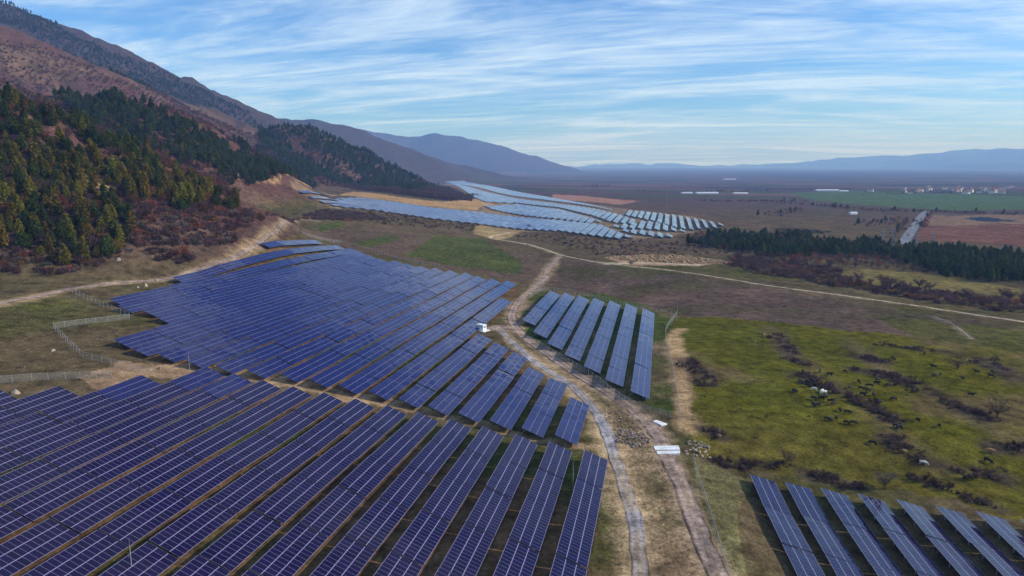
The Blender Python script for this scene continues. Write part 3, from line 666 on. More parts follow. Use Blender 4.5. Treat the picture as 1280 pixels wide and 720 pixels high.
# ------------------------------------------------------------------ plants: models
def leafy(V, F, p, size, rnd, flat=.6):
    a = Vector((rnd.gauss(0, 1), rnd.gauss(0, 1), rnd.gauss(0, flat))).normalized(); b = a.cross(Vector((rnd.gauss(0, 1), rnd.gauss(0, 1), rnd.gauss(0, 1)))).normalized()
    k = len(V); V += [tuple(p - a * size * .6), tuple(p + b * size * .5), tuple(p + a * size * .7), tuple(p - b * size * .5 + Vector((0, 0, -size * .25)))]; F.append((k, k + 1, k + 2, k + 3))
def pine_model(seed, h, mat, slim=1.0):
    r = random.Random(seed); V = []; F = []
    base = r.uniform(.12, .28); n = 11
    lop = [r.uniform(.75, 1.2) for _ in range(8)]
    for i in range(n):
        f = base + (1 - base) * (i / (n - 1)) ** .92
        rad = h * .24 * slim * (1 - ((f - base) / (1 - base)) ** 2.3) ** .75 * (.6 + .4 * min(1, (f - base) / .12)) + .03 * h
        m = max(4, int(9 * rad / (h * .2)))
        for k in range(m):
            a = 2 * math.pi * (k + r.random() * .7) / m; rr = rad * r.uniform(.75, 1.1) * lop[int(a / 2 / math.pi * 7.99) % 8]
            for q in (.4, .7, 1.0):
                p = Vector((math.cos(a) * rr * q, math.sin(a) * rr * q, h * f - rr * q * .12 + r.uniform(-.03, .03) * h))
                for _ in range(4): leafy(V, F, p + Vector((r.gauss(0, 1), r.gauss(0, 1), r.gauss(0, .6))) * h * .025, h * .070 * r.uniform(.7, 1.3), r)
    crown = mesh_of('crown', V, F, [mat]); tr = MB().tube((0, 0, -.6), (0, 0, h * .5), h * .018, h * .012, 6).tube((0, 0, h * .5), (h * .01, 0, h * .95), h * .012, h * .003, 5)
    return tr.mesh('trunk', [MAT['bark']]), crown
def twig(V, F, p, q, w):
    d = (q - p); s = d.cross(Vector((random.gauss(0, 1), random.gauss(0, 1), random.gauss(0, 1))))
    s = s.normalized() * w; k = len(V); V += [tuple(p - s), tuple(p + s), tuple(q)]; F.append((k, k + 1, k + 2))
def bare_model(seed, h, mat, spread=.42, n_limb=8, trunk_f=.25, fine=26, w=.05):
    r = random.Random(seed); V = []; F = []; tr = MB(); top = Vector((r.uniform(-.04, .04) * h, r.uniform(-.04, .04) * h, h * trunk_f))
    tr.tube((0, 0, -.5), top, h * .030, h * .022, 7)
    for i in range(n_limb):
        a = 2 * math.pi * (i + r.random() * .6) / n_limb; up = r.uniform(.35, 1.0)
        e = Vector((math.cos(a) * spread * h * (1.15 - up * .7), math.sin(a) * spread * h * (1.15 - up * .7), h * (trunk_f + (1 - trunk_f) * up * .82)))
        mid = top.lerp(e, .5) + Vector((r.gauss(0, .03), r.gauss(0, .03), r.uniform(-.02, .06))) * h
        tr.tube(top, mid, h * .016, h * .010, 5); tr.tube(mid, e, h * .010, h * .004, 4)
        for k in range(fine):
            b = top.lerp(mid, r.uniform(.5, 1)) if k % 3 == 0 else mid.lerp(e, r.uniform(.1, 1))
            d = Vector((r.gauss(0, 1), r.gauss(0, 1), r.gauss(.55, .8))).normalized() * h * r.uniform(.10, .24)
            twig(V, F, b, b + d, w * .7)
            for _ in range(4):
                g = b + d * r.uniform(.3, .95); twig(V, F, g, g + Vector((r.gauss(0, 1), r.gauss(0, 1), r.gauss(.4, .8))).normalized() * h * r.uniform(.05, .13), w * .45)
    return tr.mesh('trunk', [MAT['twig_grey']]), mesh_of('crown', V, F, [mat])
def bush_model(seed, h, mat, wide=1.3, n=190, w=.10):
    r = random.Random(seed); V = []; F = []; blobs = [Vector((r.uniform(-.5, .5) * h * wide, r.uniform(-.5, .5) * h * wide, h * r.uniform(.25, .6))) for _ in range(6)]
    for i in range(n):
        c = r.choice(blobs); d = Vector((r.gauss(0, 1), r.gauss(0, 1), r.gauss(.3, .8))).normalized()
        p = c + d * h * .36 * r.random() ** .4; p.z = max(p.z, .05)
        if i % 2: leafy(V, F, p, h * .16 * r.uniform(.6, 1.2), r, 1.0)
        else: twig(V, F, Vector((c.x, c.y, 0.0)).lerp(p, .3), p + d * h * .18, w * h * .35)
    return mesh_of('scrub', V, F, [mat])
PINES = [pine_model(i, (8.0, 10.0, 6.5, 9.0, 11.0, 5.0, 7.5)[i], MAT['pine' if i % 3 else 'pine_dark'] if i != 5 else MAT['pine'], (1.25, .9, 1.4, 1.05, .8, 1.5, 1.2)[i]) for i in range(7)]
DARKS = [pine_model(20 + i, 11.0, MAT['pine_dark'], .85 + .1 * (i % 2)) for i in range(4)]
BARES = [bare_model(i, 8.0, MAT[('twig', 'twig', 'twig_rust')[i % 3]], .46, 7, .18, 22, .13) for i in range(6)]
BUSHES = [bush_model(i, 2.6, MAT[('twig', 'twig_rust', 'twig', 'twig', 'twig_grey', 'twig')[i % 6]], 1.2) for i in range(6)]
SCRUBS = [bush_model(40 + i, 1.25, MAT['bush'], 2.3, 260) for i in range(4)]
def joined(meshes, name):
    V = []; F = []; mats = []; mi = []
    for me in meshes:
        b = len(V); k = len(mats); mats += list(me.materials)
        V += [tuple(v.co) for v in me.vertices]
        for p in me.polygons: F.append(tuple(b + i for i in p.vertices)); mi.append(k + p.material_index)
    return mesh_of(name, V, F, mats, False, mi)

# ------------------------------------------------------------------ plants: scatter
def grid_points(poly, step, keep=1.0, edge=0.0):
    xs = [p[0] for p in poly]; ys = [p[1] for p in poly]
    if (max(xs) - min(xs)) * (max(ys) - min(ys)) / step ** 2 > 3e6: raise RuntimeError('area too large %s' % poly)
    gx, gy = np.meshgrid(np.arange(min(xs) - edge, max(xs) + edge, step), np.arange(min(ys) - edge, max(ys) + edge, step)); gx, gy = gx.ravel(), gy.ravel()
    if gx.size > 3e6: raise RuntimeError('area too large')
    gx = gx + RNG.uniform(-.5, .5, gx.shape) * step; gy = gy + RNG.uniform(-.5, .5, gy.shape) * step
    w = step * 1.5; m = inside(gx + fbm(gx / 25, gy / 25, 3, 71) * w * 2, gy + fbm(gx / 25, gy / 25, 3, 73) * w * 2, poly) & (RNG.random(gx.shape) < keep)
    return np.stack([gx[m], gy[m]], -1)
def scatter(name, label, pts, protos, smin, smax, cat=None):
    """one mass nobody could count: points carrying instances of a few models"""
    if not len(pts): return
    z = hz(pts[:, 0], pts[:, 1]); me = bpy.data.meshes.new(name); me.vertices.add(len(pts))
    me.vertices.foreach_set('co', np.stack([pts[:, 0], pts[:, 1], z - .1], -1).astype(np.float32).ravel())
    a = me.attributes.new('size', 'FLOAT', 'POINT'); a.data.foreach_set('value', RNG.uniform(smin, smax, len(pts)).astype(np.float32))
    a = me.attributes.new('turn', 'FLOAT_VECTOR', 'POINT'); rot = np.zeros((len(pts), 3), np.float32); rot[:, 2] = RNG.uniform(0, 6.28, len(pts)); rot[:, :2] = RNG.normal(0, .05, (len(pts), 2)); a.data.foreach_set('vector', rot.ravel())
    o = link(name, me); tag(o, label, cat, None, 'stuff')
    coll = bpy.data.collections.new(name + '_models')
    for i, p in enumerate(protos):
        ob = bpy.data.objects.new('%s_model' % name, p); coll.objects.link(ob)
    ng = bpy.data.node_groups.new(name, 'GeometryNodeTree'); ng.interface.new_socket('Geometry', in_out='INPUT', socket_type='NodeSocketGeometry'); ng.interface.new_socket('Geometry', in_out='OUTPUT', socket_type='NodeSocketGeometry')
    n, l = ng.nodes, ng.links; gi, go = n.new('NodeGroupInput'), n.new('NodeGroupOutput')
    ci = n.new('GeometryNodeCollectionInfo'); ci.inputs['Collection'].default_value = coll; ci.inputs['Separate Children'].default_value = True; ci.inputs['Reset Children'].default_value = True
    ip = n.new('GeometryNodeInstanceOnPoints'); ip.inputs['Pick Instance'].default_value = True
    rv = n.new('FunctionNodeRandomValue'); rv.data_type = 'INT'; rv.inputs[4].default_value = 0; rv.inputs[5].default_value = len(protos) - 1
    s_ = n.new('GeometryNodeInputNamedAttribute'); s_.data_type = 'FLOAT'; s_.inputs['Name'].default_value = 'size'
    t_ = n.new('GeometryNodeInputNamedAttribute'); t_.data_type = 'FLOAT_VECTOR'; t_.inputs['Name'].default_value = 'turn'
    l.new(gi.outputs[0], ip.inputs['Points']); l.new(ci.outputs[0], ip.inputs['Instance']); l.new(rv.outputs[2], ip.inputs['Instance Index'])
    l.new(s_.outputs[0], ip.inputs['Scale']); l.new(t_.outputs[0], ip.inputs['Rotation']); l.new(ip.outputs[0], go.inputs[0])
    md = o.modifiers.new('scatter', 'NODES'); md.node_group = ng
    return o
def seen(pts, h):
    z = hz(pts[:, 0], pts[:, 1]) + h; px, py = pix(pts[:, 0], pts[:, 1], z); return (px > -12) & (px < 1292) & (py < 720) & (py > -10)
def individuals(name, label, cat, group, pts, models, smin, smax, split=True):
    for i, (x, y) in enumerate(pts):
        k = random.randrange(len(models)); s = random.uniform(smin, smax); z = float(hz(x, y))
        if split:
            root = empty(name, (x, y, z - .1), random.uniform(0, 6.28)); root.scale = (s, s, s * random.uniform(.9, 1.15)); tag(root, label, cat, group)
            for part, me in zip(('trunk', 'crown'), models[k]):
                o = bpy.data.objects.new(part, me); COL.objects.link(o); o.parent = root
        else:
            o = bpy.data.objects.new(name, models[k]); COL.objects.link(o); o.location = (x, y, z - .08); o.rotation_euler = (0, 0, random.uniform(0, 6.28)); o.scale = (s, s, s * random.uniform(.8, 1.1)); tag(o, label, cat, group)
def A(pts, far=2400.0): return [tuple(at(px, py, 0.0, far)[:2]) for px, py in pts]
def without(pts, polys):
    for q in polys: pts = pts[~inside(pts[:, 0], pts[:, 1], q)]
    return pts
slip_poly = AREA['slip']
pine_area = [A([(-25, 150), (60, 165), (110, 190), (140, 225), (150, 270), (140, 318), (70, 325), (-25, 312)], 520), A([(120, 182), (200, 222), (280, 250), (288, 262), (230, 262), (160, 250), (140, 215)], 540)]
near_pines = np.concatenate([grid_points(p, 4.5, .86) for p in pine_area]); near_pines = near_pines[fbm(near_pines[:, 0] / 22, near_pines[:, 1] / 22, 3, 19) < .42]; near_pines = without(near_pines, [slip_poly])
vis = seen(near_pines, 5); nv_ = near_pines[vis]; order = np.argsort(np.hypot(nv_[:, 0], nv_[:, 1]))
individuals('pine_tree', 'olive green pine tree on the near mountain slope above the hill track', 'pine tree', 'pines on the near slope', nv_[order[:290]], PINES, .6, 1.2)
PJ = [joined(p, 'pine') for p in PINES]; DJ = [joined(p, 'dark_pine') for p in DARKS]; BJ = [joined(p, 'bare_tree') for p in BARES]
rest = np.concatenate([nv_[order[290:]], near_pines[~vis]]) if len(order) > 290 else near_pines[~vis]
scatter('pine_forest', 'olive pines higher up the near mountain slope', rest, PJ, .65, 1.25)
# leafless scrub at the foot of the slope
scrub_area = [A([(140, 270), (160, 258), (230, 262), (292, 262), (330, 268), (335, 280), (300, 300), (240, 322), (190, 322), (150, 300)]), A([(-25, 318), (70, 325), (128, 318), (130, 330), (60, 342), (-25, 350)])]
sp = np.concatenate([grid_points(p, 3.4, .85) for p in scrub_area]); vis = seen(sp, 1); sv = sp[vis]; order = np.argsort(np.hypot(sv[:, 0], sv[:, 1]))
individuals('leafless_shrub', 'leafless purple brown shrub at the foot of the near slope by the hill track', 'shrub', 'shrubs at the foot of the slope', sv[order[:280]], BUSHES, .7, 1.7, False)
scatter('shrub_thicket', 'thicket of leafless brown shrubs at the foot of the slope', sv[order[280:]], BUSHES, .7, 1.7)
slope_face = A([(-25, 150), (60, 165), (150, 205), (282, 256), (300, 262), (230, 265), (150, 268), (140, 318), (70, 325), (-25, 320)], 560)
scatter('slope_bare_trees', 'leafless brown trees standing among the near pines', without(grid_points(slope_face, 7.5, .65), [slip_poly]), BJ, .7, 1.15)
scatter('slope_undergrowth', 'brown leafless undergrowth between the pines of the near slope', without(grid_points(slope_face, 3.8, .75), [slip_poly]), BUSHES + SCRUBS[:1], .6, 1.3)
# mixed wood, dark plantation, far woods
mix_area = A([(-25, 150), (-25, 110), (60, 125), (100, 150), (200, 175), (300, 222), (300, 235), (285, 250), (200, 222), (120, 182)], 900)
mp = grid_points(mix_area, 5.2, .88); pick = fbm(mp[:, 0] / 45, mp[:, 1] / 45, 3, 90) > -.04
scatter('mixed_wood', 'brown leafless trees behind the near pines', mp[~pick], BJ, .7, 1.3); scatter('pine_clumps', 'pines among the leafless trees behind the near pines', mp[pick], PJ + DJ, .6, 1.15)
dark_area = A([(66, 118), (130, 113), (200, 140), (262, 172), (330, 211), (346, 228), (336, 234), (292, 230), (230, 208), (160, 186), (90, 160)], 1000)
scatter('pine_plantation', 'dense dark green pine plantation on the middle spur', grid_points(dark_area, 5.2, .93), DJ, .5, 1.1)
hill_area = A([(330, 164), (345, 156), (380, 152), (440, 177), (500, 207), (552, 234), (520, 240), (450, 232), (400, 226), (350, 222), (310, 218), (300, 205)], 1900)
hp = grid_points(hill_area, 6.2, .9); pick = fbm(hp[:, 0] / 70, hp[:, 1] / 70, 3, 95) < .30
scatter('hill_pines', 'dark green pines covering the hill above the orange cut slope', hp[pick], DJ, .55, 1.1); scatter('hill_brown_trees', 'brown leafless trees among the pines on the hill', hp[~pick], BJ, .7, 1.0)
foot_area = A([(296, 214), (350, 222), (400, 227), (450, 233), (520, 241), (548, 237), (585, 250), (600, 243), (560, 251), (500, 244), (440, 236), (380, 227), (330, 220)])
foot2 = A([(440, 228), (520, 216), (560, 236), (590, 251), (560, 251), (500, 243), (450, 237)])
scatter('hill_foot_scrub', 'brown scrub along the foot of the hill above the orange cut', np.concatenate([grid_points(foot_area, 4.5, .9), grid_points(foot2, 4.0, .9)]), BUSHES + BJ[:2], .6, 1.2)
brown_area = A([(-25, 40), (60, 62), (140, 100), (250, 138), (330, 170), (335, 205), (262, 170), (200, 135), (130, 108), (66, 112), (0, 125), (-25, 110)], 2150)
scatter('brown_mountain_wood', 'purple brown leafless wood on the mountain slope', grid_points(brown_area, 6.5, .75), BJ, .5, 1.0)
crest_area = A([(-25, 0), (60, 27), (130, 63), (220, 101), (300, 136), (330, 160), (250, 132), (140, 90), (40, 45), (-25, 25)], 3300)
scatter('dark_crest_wood', 'dark wood below the mountain skyline', grid_points(crest_area, 6.6, .9), DJ + BJ[:4], .5, .95)
wood_area = A([(846, 300), (860, 306), (925, 318), (990, 327), (1045, 333), (1080, 336), (1180, 346), (1295, 358), (1295, 324), (1190, 314), (1080, 303), (960, 294), (880, 293)])
wp = grid_points(wood_area, 5.4, .9); wk = fbm(wp[:, 0] / 45, wp[:, 1] / 45, 4, 29) < .18
scatter('pine_wood', 'dark green pine wood on the valley floor beside the distant solar blocks', wp[wk], DJ, .35, .95)
scatter('wood_bare_trees', 'grey brown leafless trees mixed into the valley pine wood', wp[~wk][::2], BJ, .5, .9)
wood_scrub = A([(895, 330), (925, 321), (1000, 329), (1045, 335), (1060, 350), (1150, 362), (1290, 380), (1290, 395), (1150, 375), (1060, 360), (980, 348), (930, 340)])
scatter('wood_edge_scrub', 'grey brown leafless scrub in front of the pine wood', grid_points(wood_scrub, 3.4, .85), [BUSHES[0], BUSHES[2], BUSHES[3], BUSHES[5], BUSHES[1], BJ[0]] + SCRUBS, .6, 1.3)
strip_scrub = [A([(470, 262), (540, 275), (600, 283), (590, 290), (500, 282), (400, 272), (370, 268)]), A([(640, 292), (700, 291), (800, 300), (900, 306), (925, 322), (860, 318), (760, 320), (700, 312)])]
scatter('field_scrub', 'low brown scrub on the rough ground below the distant solar strip', np.concatenate([grid_points(p, 5.5, .5) for p in strip_scrub]), BUSHES + SCRUBS, .5, 1.1)
ravine = A([(330, 268), (400, 262), (470, 268), (480, 276), (420, 276), (360, 275)]); scatter('ravine_scrub', 'brown scrub in the gully under the distant strip', grid_points(ravine, 4.0, .7), BUSHES, .6, 1.3)
far_hedges = np.concatenate([np.stack([np.linspace(a[0], b[0], n_) + RNG.normal(0, w_, n_), np.linspace(a[1], b[1], n_) + RNG.normal(0, w_, n_)], -1) for (p, q, n_, w_) in
    (((955, 252), (1080, 263), 90, 10), ((1080, 263), (1290, 269), 160, 12), ((1010, 236), (1060, 237), 70, 25), ((1100, 243), (1200, 240), 140, 60), ((800, 240), (960, 239), 120, 25), ((730, 233), (760, 233), 60, 12), ((880, 252), (1000, 252), 80, 12), ((1122, 296), (1134, 278), 22, 5), ((1153, 285), (1163, 268), 36, 3), ((1080, 282), (1130, 276), 60, 15), ((960, 270), (1000, 262), 40, 15)) for a, b in [(at(*p), at(*q))]])
scatter('hedgerow', 'distant dark hedgerows between the valley fields', far_hedges, BJ + BJ + DJ[:1], .4, .9)
# single bare trees
for px, py, s, k, lab in ((1106, 612, .80, 1, 'spreading bare tree on the green verge above the lower solar block'), (984, 580, .62, 0, 'slim bare tree at the end of the dark hedge on the pasture'), (1246, 522, .95, 4, 'wide bare tree on the far side of the cattle pasture'),
        (421, 270, 1.25, 0, 'larger of two grey bare trees below the distant solar strip'), (437, 271, 1.15, 3, 'smaller of two grey bare trees below the distant solar strip'), (498, 278, .9, 1, 'lone bare tree on the field edge below the distant solar strip'),
        (789, 332, .8, 3, 'single dark tree beside the pale track and soil heaps'), (1197, 462, .8, 1, 'bare tree by the ditch at the top of the pasture'), (661, 285, .8, 4, 'small bare tree in front of the pale distant panels')):
    p = at(px, py); root = empty('bare_tree', (p.x, p.y, p.z - .1), random.uniform(0, 6)); root.scale = (s * 1.15, s * 1.15, s * .95); tag(root, lab, 'tree')
    tr_, cr_ = bare_model(100 + px, 8.0, MAT['twig_grey' if px in (421, 437, 498, 661, 1106) else 'twig'], .52, 9, .2, 24, .075)
    for part, me in (('trunk', tr_), ('crown', cr_)):
        o = bpy.data.objects.new(part, me); COL.objects.link(o); o.parent = root
# scrub bushes of the pasture
pts = []
def strip(p, q, n_, w_):
    for _ in range(n_):
        t = random.random(); pts.append((p[0] + (q[0] - p[0]) * t + random.gauss(0, w_ * .8), p[1] + (q[1] - p[1]) * t + random.gauss(0, w_ * .8)))
for a in STRIPS: strip(*a)
individuals('scrub_bush', 'low dark scrub bush on the green cattle pasture', 'bush', 'scrub bushes of the pasture', pts[:300], SCRUBS, .7, 1.5, False)
pp = grid_points(AREA['pasture'], 7.5, .5); keep = fbm(pp[:, 0] / 30, pp[:, 1] / 30, 3, 33) > .12
scatter('pasture_tussocks', 'small dark tussocks scattered over the pasture', pp[keep], SCRUBS, .18, .5)
TUFT = [bush_model(70 + i, .5, rough_mat('dry_grass_%d' % i, c, .95, .3, 2, 0, .3, .1), 1.6, 46) for i, c in enumerate(((.27, .19, .09), (.20, .17, .06), (.36, .25, .14)))]
tp = np.concatenate([grid_points(AREA[a], s_, k_) for a, s_, k_ in (('middle', 1.0, .8), ('verge', 1.0, .8), ('rside', 1.0, .8), ('brown', 2.6, .7), ('west', 3.0, .7))])
tp = tp[(line_dist(tp[:, 0], tp[:, 1], LINES['main']) > 3) & (line_dist(tp[:, 0], tp[:, 1], LINES['inner']) > 3)]
scatter('dry_grass', 'tufts of dry grass beside the gravel roads', tp, TUFT, .6, 1.6)
lp = np.concatenate([grid_points(A([(-20, 385), (60, 370), (130, 372), (150, 400), (150, 440), (90, 470), (-20, 478)]), 1.8, .8), grid_points(AREA['kgreen'], 2.2, .6)])
scatter('rough_grass', 'rough olive grass by the wire fence', lp, TUFT, .5, 1.3)

# ------------------------------------------------------------------ rocks, heaps
def rock_geo(mb, c, s, rnd):
    bm = bmesh.new(); bmesh.ops.create_icosphere(bm, subdivisions=1, radius=1.0); b = len(mb.V); sx, sy, sz = (rnd.uniform(.6, 1.3) for _ in range(3))
    for v in bm.verts:
        k = 1 + rnd.uniform(-.28, .28); mb.V.append((c[0] + v.co.x * s * sx * k, c[1] + v.co.y * s * sy * k, c[2] + v.co.z * s * sz * k * .75))
    for f in bm.faces: mb.F.append(tuple(b + v.index for v in f.verts)); mb.M.append(0)
    bm.free()
def rock_pile(name, label, px_poly, step, size, pile, mat='rock'):
    poly = xy(px_poly); P = grid_points(poly, step, .85); mb = MB(); r = random.Random(5); c = np.mean(np.array(poly), 0); rad = max(np.hypot(*(np.array(poly) - c).T))
    for x, y in P:
        h = pile * max(0, 1 - math.hypot(x - c[0], y - c[1]) / rad); rock_geo(mb, (x, y, float(hz(x, y)) + h * r.random()), size * r.uniform(.4, 1.4), r)
    o = link(name, mb.mesh(name, [MAT[mat]])); tag(o, label, None, None, 'stuff')
rock_pile('rubble', 'heap of broken brown stone between the two gravel roads', [(764, 536), (800, 540), (812, 552), (790, 560), (765, 552)], .8, .42, 1.4)
rock_pile('loose_stone', 'loose stone and clods beside the roads', [(758, 512), (790, 512), (812, 535), (780, 540), (762, 530)], 1.6, .35, .3)
rock_pile('boulders', 'pile of pale boulders at the corner of the pasture', [(855, 550), (872, 548), (884, 556), (878, 564), (858, 560)], 1.0, .45, 1.0)
rock_pile('tip_stone', 'stony spoil tipped beside the culvert', [(850, 560), (885, 562), (880, 572), (848, 566)], 1.3, .4, .8)
rock_pile('spoil_heaps', 'row of orange spoil heaps along the pale dirt track', [(756, 323), (800, 318), (870, 322), (920, 329), (870, 330), (790, 327)], 2.4, 1.2, 1.2, 'spoil')
for px, py, s, where in ((66, 439, .9, 'inside the fence bend'), (200, 461, .9, 'on the pale soil patch'), (20, 492, 1.0, 'at the edge of the large near field'), (182, 358, 1.2, 'below the hill track'), (196, 351, 1.0, 'on the hill track'), (148, 325, 1.3, 'under the slope shrubs'), (128, 322, 1.1, 'under the slope shrubs'), (172, 360, .8, 'below the hill track'), (944, 427, .5, 'at the top of the pasture'), (955, 418, .6, 'at the top of the pasture')):
    p = at(px, py); mb = MB(); rock_geo(mb, (0, 0, .2), s, random.Random(px)); o = link('boulder', mb.mesh('boulder', [MAT['rock']])); o.location = p; tag(o, 'pale boulder lying loose ' + where, 'boulder', 'loose boulders ' + where)

# ------------------------------------------------------------------ fences and masts
m_, n_, l_, p_ = new_mat('wire_mesh'); p_.inputs['Base Color'].default_value = (.42, .43, .44, 1); p_.inputs['Roughness'].default_value = .5
tr_ = n_.new('ShaderNodeBsdfTransparent'); mxs = n_.new('ShaderNodeMixShader'); mxs.inputs[0].default_value = .14; l_.new(tr_.outputs[0], mxs.inputs[1]); l_.new(p_.outputs[0], mxs.inputs[2]); l_.new(mxs.outputs[0], n_['Material Output'].inputs[0]); MAT['wire'] = m_
FPOST = MB().tube((0, 0, -.3), (0, 0, 2.1), .045, .045, 6).mesh('fence_post', [MAT['steel']])
def fence(px_pts, label):
    S = spline(xy(px_pts), 3.0); root = empty('wire_fence', (S[0][0], S[0][1], float(hz(S[0][0], S[0][1])))); tag(root, label, 'fence', 'wire fences around the solar fields'); o0 = root.location.copy()
    top = [Vector((p[0], p[1], float(hz(p[0], p[1])))) - o0 for p in S]
    for i, p in enumerate(top[:300]):
        o = bpy.data.objects.new('fence_post', FPOST); COL.objects.link(o); o.parent = root; o.location = p
    mb = MB()
    for a, b in zip(top[:-1], top[1:]): mb.quad(a + Vector((0, 0, .05)), b + Vector((0, 0, .05)), b + Vector((0, 0, 1.9)), a + Vector((0, 0, 1.9)))
    link('wire_netting', mb.mesh('wire_netting', [MAT['wire']]), root); mb = MB()
    for a, b in zip(top[:-1], top[1:]): mb.tube(a + Vector((0, 0, 1.95)), b + Vector((0, 0, 1.95)), .03, .03, 4)
    link('top_rail', mb.mesh('top_rail', [MAT['steel']]), root)
fence([(86, 364), (120, 380), (162, 397)], 'wire fence running down from the hill track to the long field corner')
fence([(162, 399), (120, 404), (67, 411)], 'short wire fence joining the two bends beside the long field')
fence([(67, 411), (85, 430), (104, 448)], 'wire fence falling from the bend toward the pale soil patch')
fence([(104, 448), (150, 459), (188, 469)], 'faint wire fence crossing the pale soil patch')
fence([(-10, 480), (40, 476), (82, 474), (140, 472)], 'wire fence along the grass above the large near field')
fence([(660, 425), (700, 448), (740, 472), (768, 494), (800, 512), (838, 522)], 'wire fence between the main road and the seven-row block')
fence([(662, 372), (685, 363), (740, 372), (780, 382), (846, 394)], 'wire fence along the far ends of the seven-row block')
fence([(846, 394), (832, 416), (838, 450), (846, 490), (850, 528)], 'wire fence beside the eroded earth strip at the pasture edge')
fence([(866, 578), (880, 623), (897, 678), (915, 740)], 'wire fence beside the main road at the lower solar block')
fence([(358, 281), (385, 296), (430, 305), (500, 325), (560, 336)], 'wire fence behind the far end of the long field')
def mast(px, py, h, label):
    p = at(px, py); root = empty('lightning_mast', p); tag(root, label, 'mast', 'thin masts between the solar rows')
    link('pole', MB().tube((0, 0, -.3), (0, 0, h * .8), .07, .05, 7).mesh('pole', [MAT['steel']]), root); link('rod', MB().tube((0, 0, h * .8), (0, 0, h), .025, .015, 5).mesh('rod', [MAT['alu']]), root)
mast(166, 722, 7, 'thin steel mast rising between rows of the large near field'); mast(716, 614, 8, 'thin mast in the dark gap near the first rows'); mast(776, 388, 6, 'slim mast at the far end of the seven-row block')
mast(846, 402, 11, 'tall pole at the fence corner by the eroded strip'); mast(520, 331, 6, 'short mast on the field beyond the long rows'); mast(237, 462, 6, 'slim mast at the soil track corner')

# ------------------------------------------------------------------ transformer kiosk, culvert slabs
p = at(602, 413); root = empty('transformer_kiosk', p, R(-38)); tag(root, 'white transformer kiosk on a concrete pad beside the gravel road fork', 'kiosk')
link('concrete_pad', MB().box((0, 0, .12), (6.4, 4.6, .4)).mesh('concrete_pad', [MAT['concrete']]), root)
link('body', MB().box((0, 0, 1.45), (3.7, 2.3, 2.3)).mesh('body', [MAT['white']]), root)
link('roof', MB().box((0, 0, 2.69), (4.0, 2.6, .14)).box((0, 0, 2.83), (3.7, 2.3, .12), 0, 0, .7).mesh('roof', [MAT['white']]), root)
for x in (-1.1, 0, 1.1):
    d = link('door', MB().box((x, -1.17, 1.4), (.95, .06, 2.0)).mesh('door', [MAT['white']]), root); link('louvre', MB().box((x, -1.22, 2.0), (.7, .05, .5)).mesh('louvre', [MAT['vent']]), d); link('handle', MB().box((x + .36, -1.23, 1.4), (.05, .06, .3)).mesh('handle', [MAT['steel']]), d)
link('louvre', MB().box((1.87, 0, 1.8), (.05, 1.3, .9)).mesh('louvre', [MAT['vent']]), root)
def slab(px_quad, label, th=.35):
    Q = [at(*q) for q in px_quad]; c = sum(Q, Vector()) / 4; mb = MB(); top = [Vector((q.x, q.y, c.z + th)) for q in Q]; bot = [Vector((q.x, q.y, c.z - .3)) for q in Q]
    Q2 = lambda L: [v - c for v in L]; t, b = Q2(top), Q2(bot); mb.quad(t[0], t[1], t[2], t[3])
    for i in range(4): mb.quad(b[i], b[(i + 1) % 4], t[(i + 1) % 4], t[i])
    o = link('culvert_slab', mb.mesh('culvert_slab', [MAT['concrete']])); o.location = c; tag(o, label, 'slab', 'culvert slabs in the main road')
slab([(819, 563), (850, 564.5), (848, 559), (817, 558)], 'white concrete culvert slab across the road, on the bend side'); slab([(822, 568), (850, 569), (850, 565.5), (820.5, 564.5)], 'white concrete culvert slab across the road, on the downhill side'); slab([(816, 528), (827, 533), (834, 531), (820, 526)], 'broken white concrete slab at the road edge below the reddish ground')

# ------------------------------------------------------------------ cattle
cows = [(960 + a / 6, 420 + b / 6, 'black') for a, b in ((205, 425), (245, 350), (262, 275), (388, 275), (462, 300), (578, 276), (615, 395), (345, 480), (400, 480), (425, 470), (470, 500), (488, 520), (340, 530), (372, 530), (540, 565), (600, 582), (445, 636), (468, 636), (512, 628), (590, 662), (642, 665), (960, 685), (1000, 700), (935, 622), (750, 420), (710, 452), (790, 450), (815, 496), (830, 505), (940, 485), (680, 355), (820, 340), (815, 366), (900, 378), (700, 405), (300, 356), (330, 346), (300, 382), (352, 378), (320, 366), (760, 385))]
cows += [(960 + a / 6, 420 + b / 6, 'white') for a, b in ((345, 408), (404, 424), (418, 436))]
cows += [(820 + a / 2.77, 380 + b / 2.77, 'black') for a, b in ((960, 223), (1045, 223), (930, 174), (962, 250), (985, 248), (1090, 320), (1160, 255), (1110, 240), (820, 193), (838, 430), (905, 408), (1150, 550), (750, 488), (980, 428), (1062, 262), (1165, 240), (480, 306))]
cows += [(820 + 1155 / 2.77, 380 + 515 / 2.77, 'tan'), (820 + 855 / 2.77, 380 + 517 / 2.77, 'tan'), (820 + 218 / 2.77, 380 + 468 / 2.77, 'tan'), (820 + 925 / 2.77, 380 + 556 / 2.77, 'white')]
LAB = {'black': 'black cow grazing on the green pasture beyond the roads', 'tan': 'tan cow standing on the green pasture', 'white': 'white cow standing among the black herd on the pasture'}
for px, py, k in cows:
    p = at(px, py); o = bpy.data.objects.new('cow', COWS[k][0 if random.random() < .65 else 1]); COL.objects.link(o); o.location = (p.x, p.y, p.z + .02); o.rotation_euler = (0, 0, random.uniform(0, 6.28)); s = random.uniform(.9, 1.1); o.scale = (s, s, s); tag(o, LAB[k], 'cow', k + ' cattle on the pasture')

